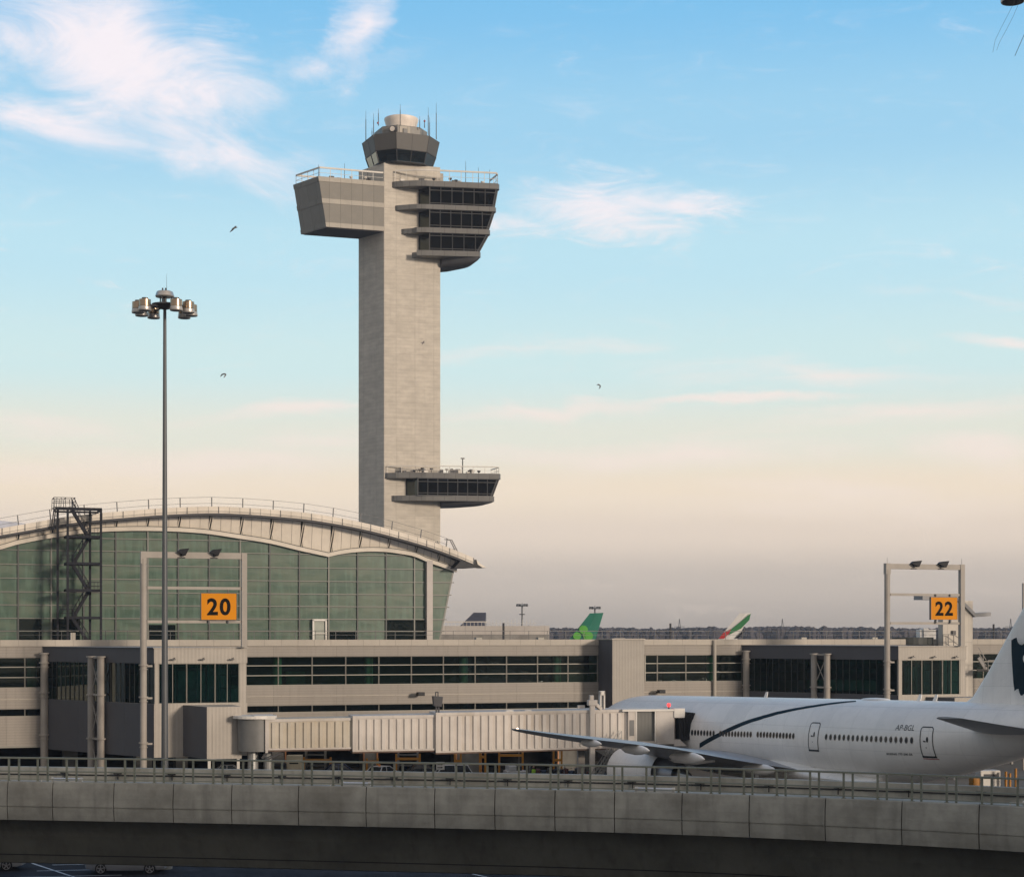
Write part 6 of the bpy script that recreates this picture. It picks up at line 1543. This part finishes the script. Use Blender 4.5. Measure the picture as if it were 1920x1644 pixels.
# birds
M_bird = mat('bird_grey', (.16, .15, .15), .8, var=.2)
def bird(px, py, Y, body, wings, label):
    """body and wings are tapered strips laid along short curves: (x, y, half width, depth) in photo pixels from the bird's middle"""
    o = at(px, py, Y); k = Y/F
    def strip(pts, thick):
        rg = []
        for i, (x, y, w, d) in enumerate(pts):
            a_ = Vector((pts[max(0, i-1)][0], -pts[max(0, i-1)][1])); b_ = Vector((pts[min(len(pts)-1, i+1)][0], -pts[min(len(pts)-1, i+1)][1]))
            t = (b_-a_).normalized(); n = Vector((-t.y, t.x)); c = Vector((x, -y))
            rg.append([((c.x+n.x*w*math.cos(q))*k, d*k+w*thick*math.sin(q)*k, (c.y+n.y*w*math.cos(q))*k) for q in [2*math.pi*j/8 for j in range(8)]])
        return MB().loft(rg)
    ob = strip(body, 1.0).build('bird', M_bird, smooth=True); ob.location = o
    for w in wings: strip(w, .25).build('wing', M_bird, ob, smooth=True)
    tag(ob, label, 'bird', 'gulls in the sky')
bird(437, 429, 90, [(-2.5, .6, .3, 0), (0, -.4, 1.3, 0), (3, -1.6, 1.7, 0), (6, -2.4, 1.2, 0), (8.3, -2.8, .4, 0)], [[(1.5, -.6, 1.3, 0), (-1.5, 1.3, 1.5, 3), (-4.5, 3.2, 1.1, 5), (-7.6, 5.2, .3, 7)], [(2.5, -1.5, 1.1, 0), (4.5, -3.2, .9, -4), (7.5, -3.6, .3, -6)]], 'gull gliding between the cloud and the left pod of the tower')
bird(419, 703, 95, [(-4, -1.2, .3, 0), (-1, -1.8, 1.0, 0), (2.5, -2.0, 1.3, 0), (4.6, -1.2, .8, 0), (5.4, -.6, .3, 0)], [[(1.5, -2, 1.2, 0), (-2.5, -1.4, 1.2, 3), (-5, .4, 1.0, 5), (-7.3, 2.8, .3, 6)], [(4.0, -1, 1.3, 0), (4.0, 1.2, 1.3, -3), (3.0, 3.6, 1.0, -5), (1.4, 6.2, .4, -6)]], 'gull with drooping wings right of the light mast')
bird(793, 642, 110, [(-4.5, .6, .3, 0), (-1.5, .4, .7, 0), (1.5, .2, .9, 0), (3.6, 0, .4, 0)], [[(1.5, 0, .9, 0), (.5, -2, .9, 3), (2.8, -3.6, .3, 5)], [(1, .6, 1.0, 0), (-.4, 3, 1.0, -3), (-2.4, 5.4, .3, -5)]], 'gull crossing in front of the bare tower shaft')
bird(1123.5, 723, 110, [(-5.2, -1.4, .2, 0), (-1.5, -1.4, .8, 0), (1.6, -.2, 1.1, 0), (3, .8, .4, 0)], [[(1.8, .2, 1.1, 0), (1.8, 2.6, 1.0, 3), (-.4, 5.8, .3, 5)], [(.6, -.8, 1.0, 0), (-1.4, -2, .8, -3), (-3.6, -1.6, .3, -5)]], 'gull alone in the pale sky right of the tower')

# ================================================================== SHADE BLOCKER, unseen open decks added behind the viewer to shade the guideway
def blocker():
    T = empty('shade_blocker', (38, -16, 0), 0, 'unseen open deck shade garage behind and right of the viewpoint', 'blocker')
    m = mat('blocker_concrete', (.30, .29, .27), .85, var=.1, streak=.2)
    Lx, Ly, Hh = 95, 30, 27
    for k in range(9):
        z = .2+k*3.2; MB().box(0, Lx, 0, Ly, z, z+.3).build('deck', m, T); MB().box(0, Lx, Ly-.2, Ly, z+.3, z+1.5).box(0, .2, 0, Ly, z+.3, z+1.5).box(0, Lx, 0, .2, z+.3, z+1.5).build('parapet', m, T)
    for i in range(11): MB().box(i*9.4, i*9.4+.7, .3, 1, 0, Hh-1).box(i*9.4, i*9.4+.7, Ly-1, Ly-.3, 0, Hh-1).build('column', m, T)
    MB().box(8, Lx-8, 12, 18, 0, Hh+2).build('core', m, T)
blocker()

# ================================================================== HAZE
def haze():
    m = bpy.data.materials.new('haze_air'); m.use_nodes = True; t = m.node_tree; t.nodes.clear()
    v = nd(t, 'ShaderNodeVolumePrincipled'); v.inputs['Density'].default_value = .00017; v.inputs['Color'].default_value = (.80, .84, .95, 1); v.inputs['Anisotropy'].default_value = .2
    o = nd(t, 'ShaderNodeOutputMaterial'); t.links.new(v.outputs[0], o.inputs['Volume'])
    tag(MB().box(-900, 1000, -60, 1480, -1, 104).build('haze', m), kind='stuff')
haze()
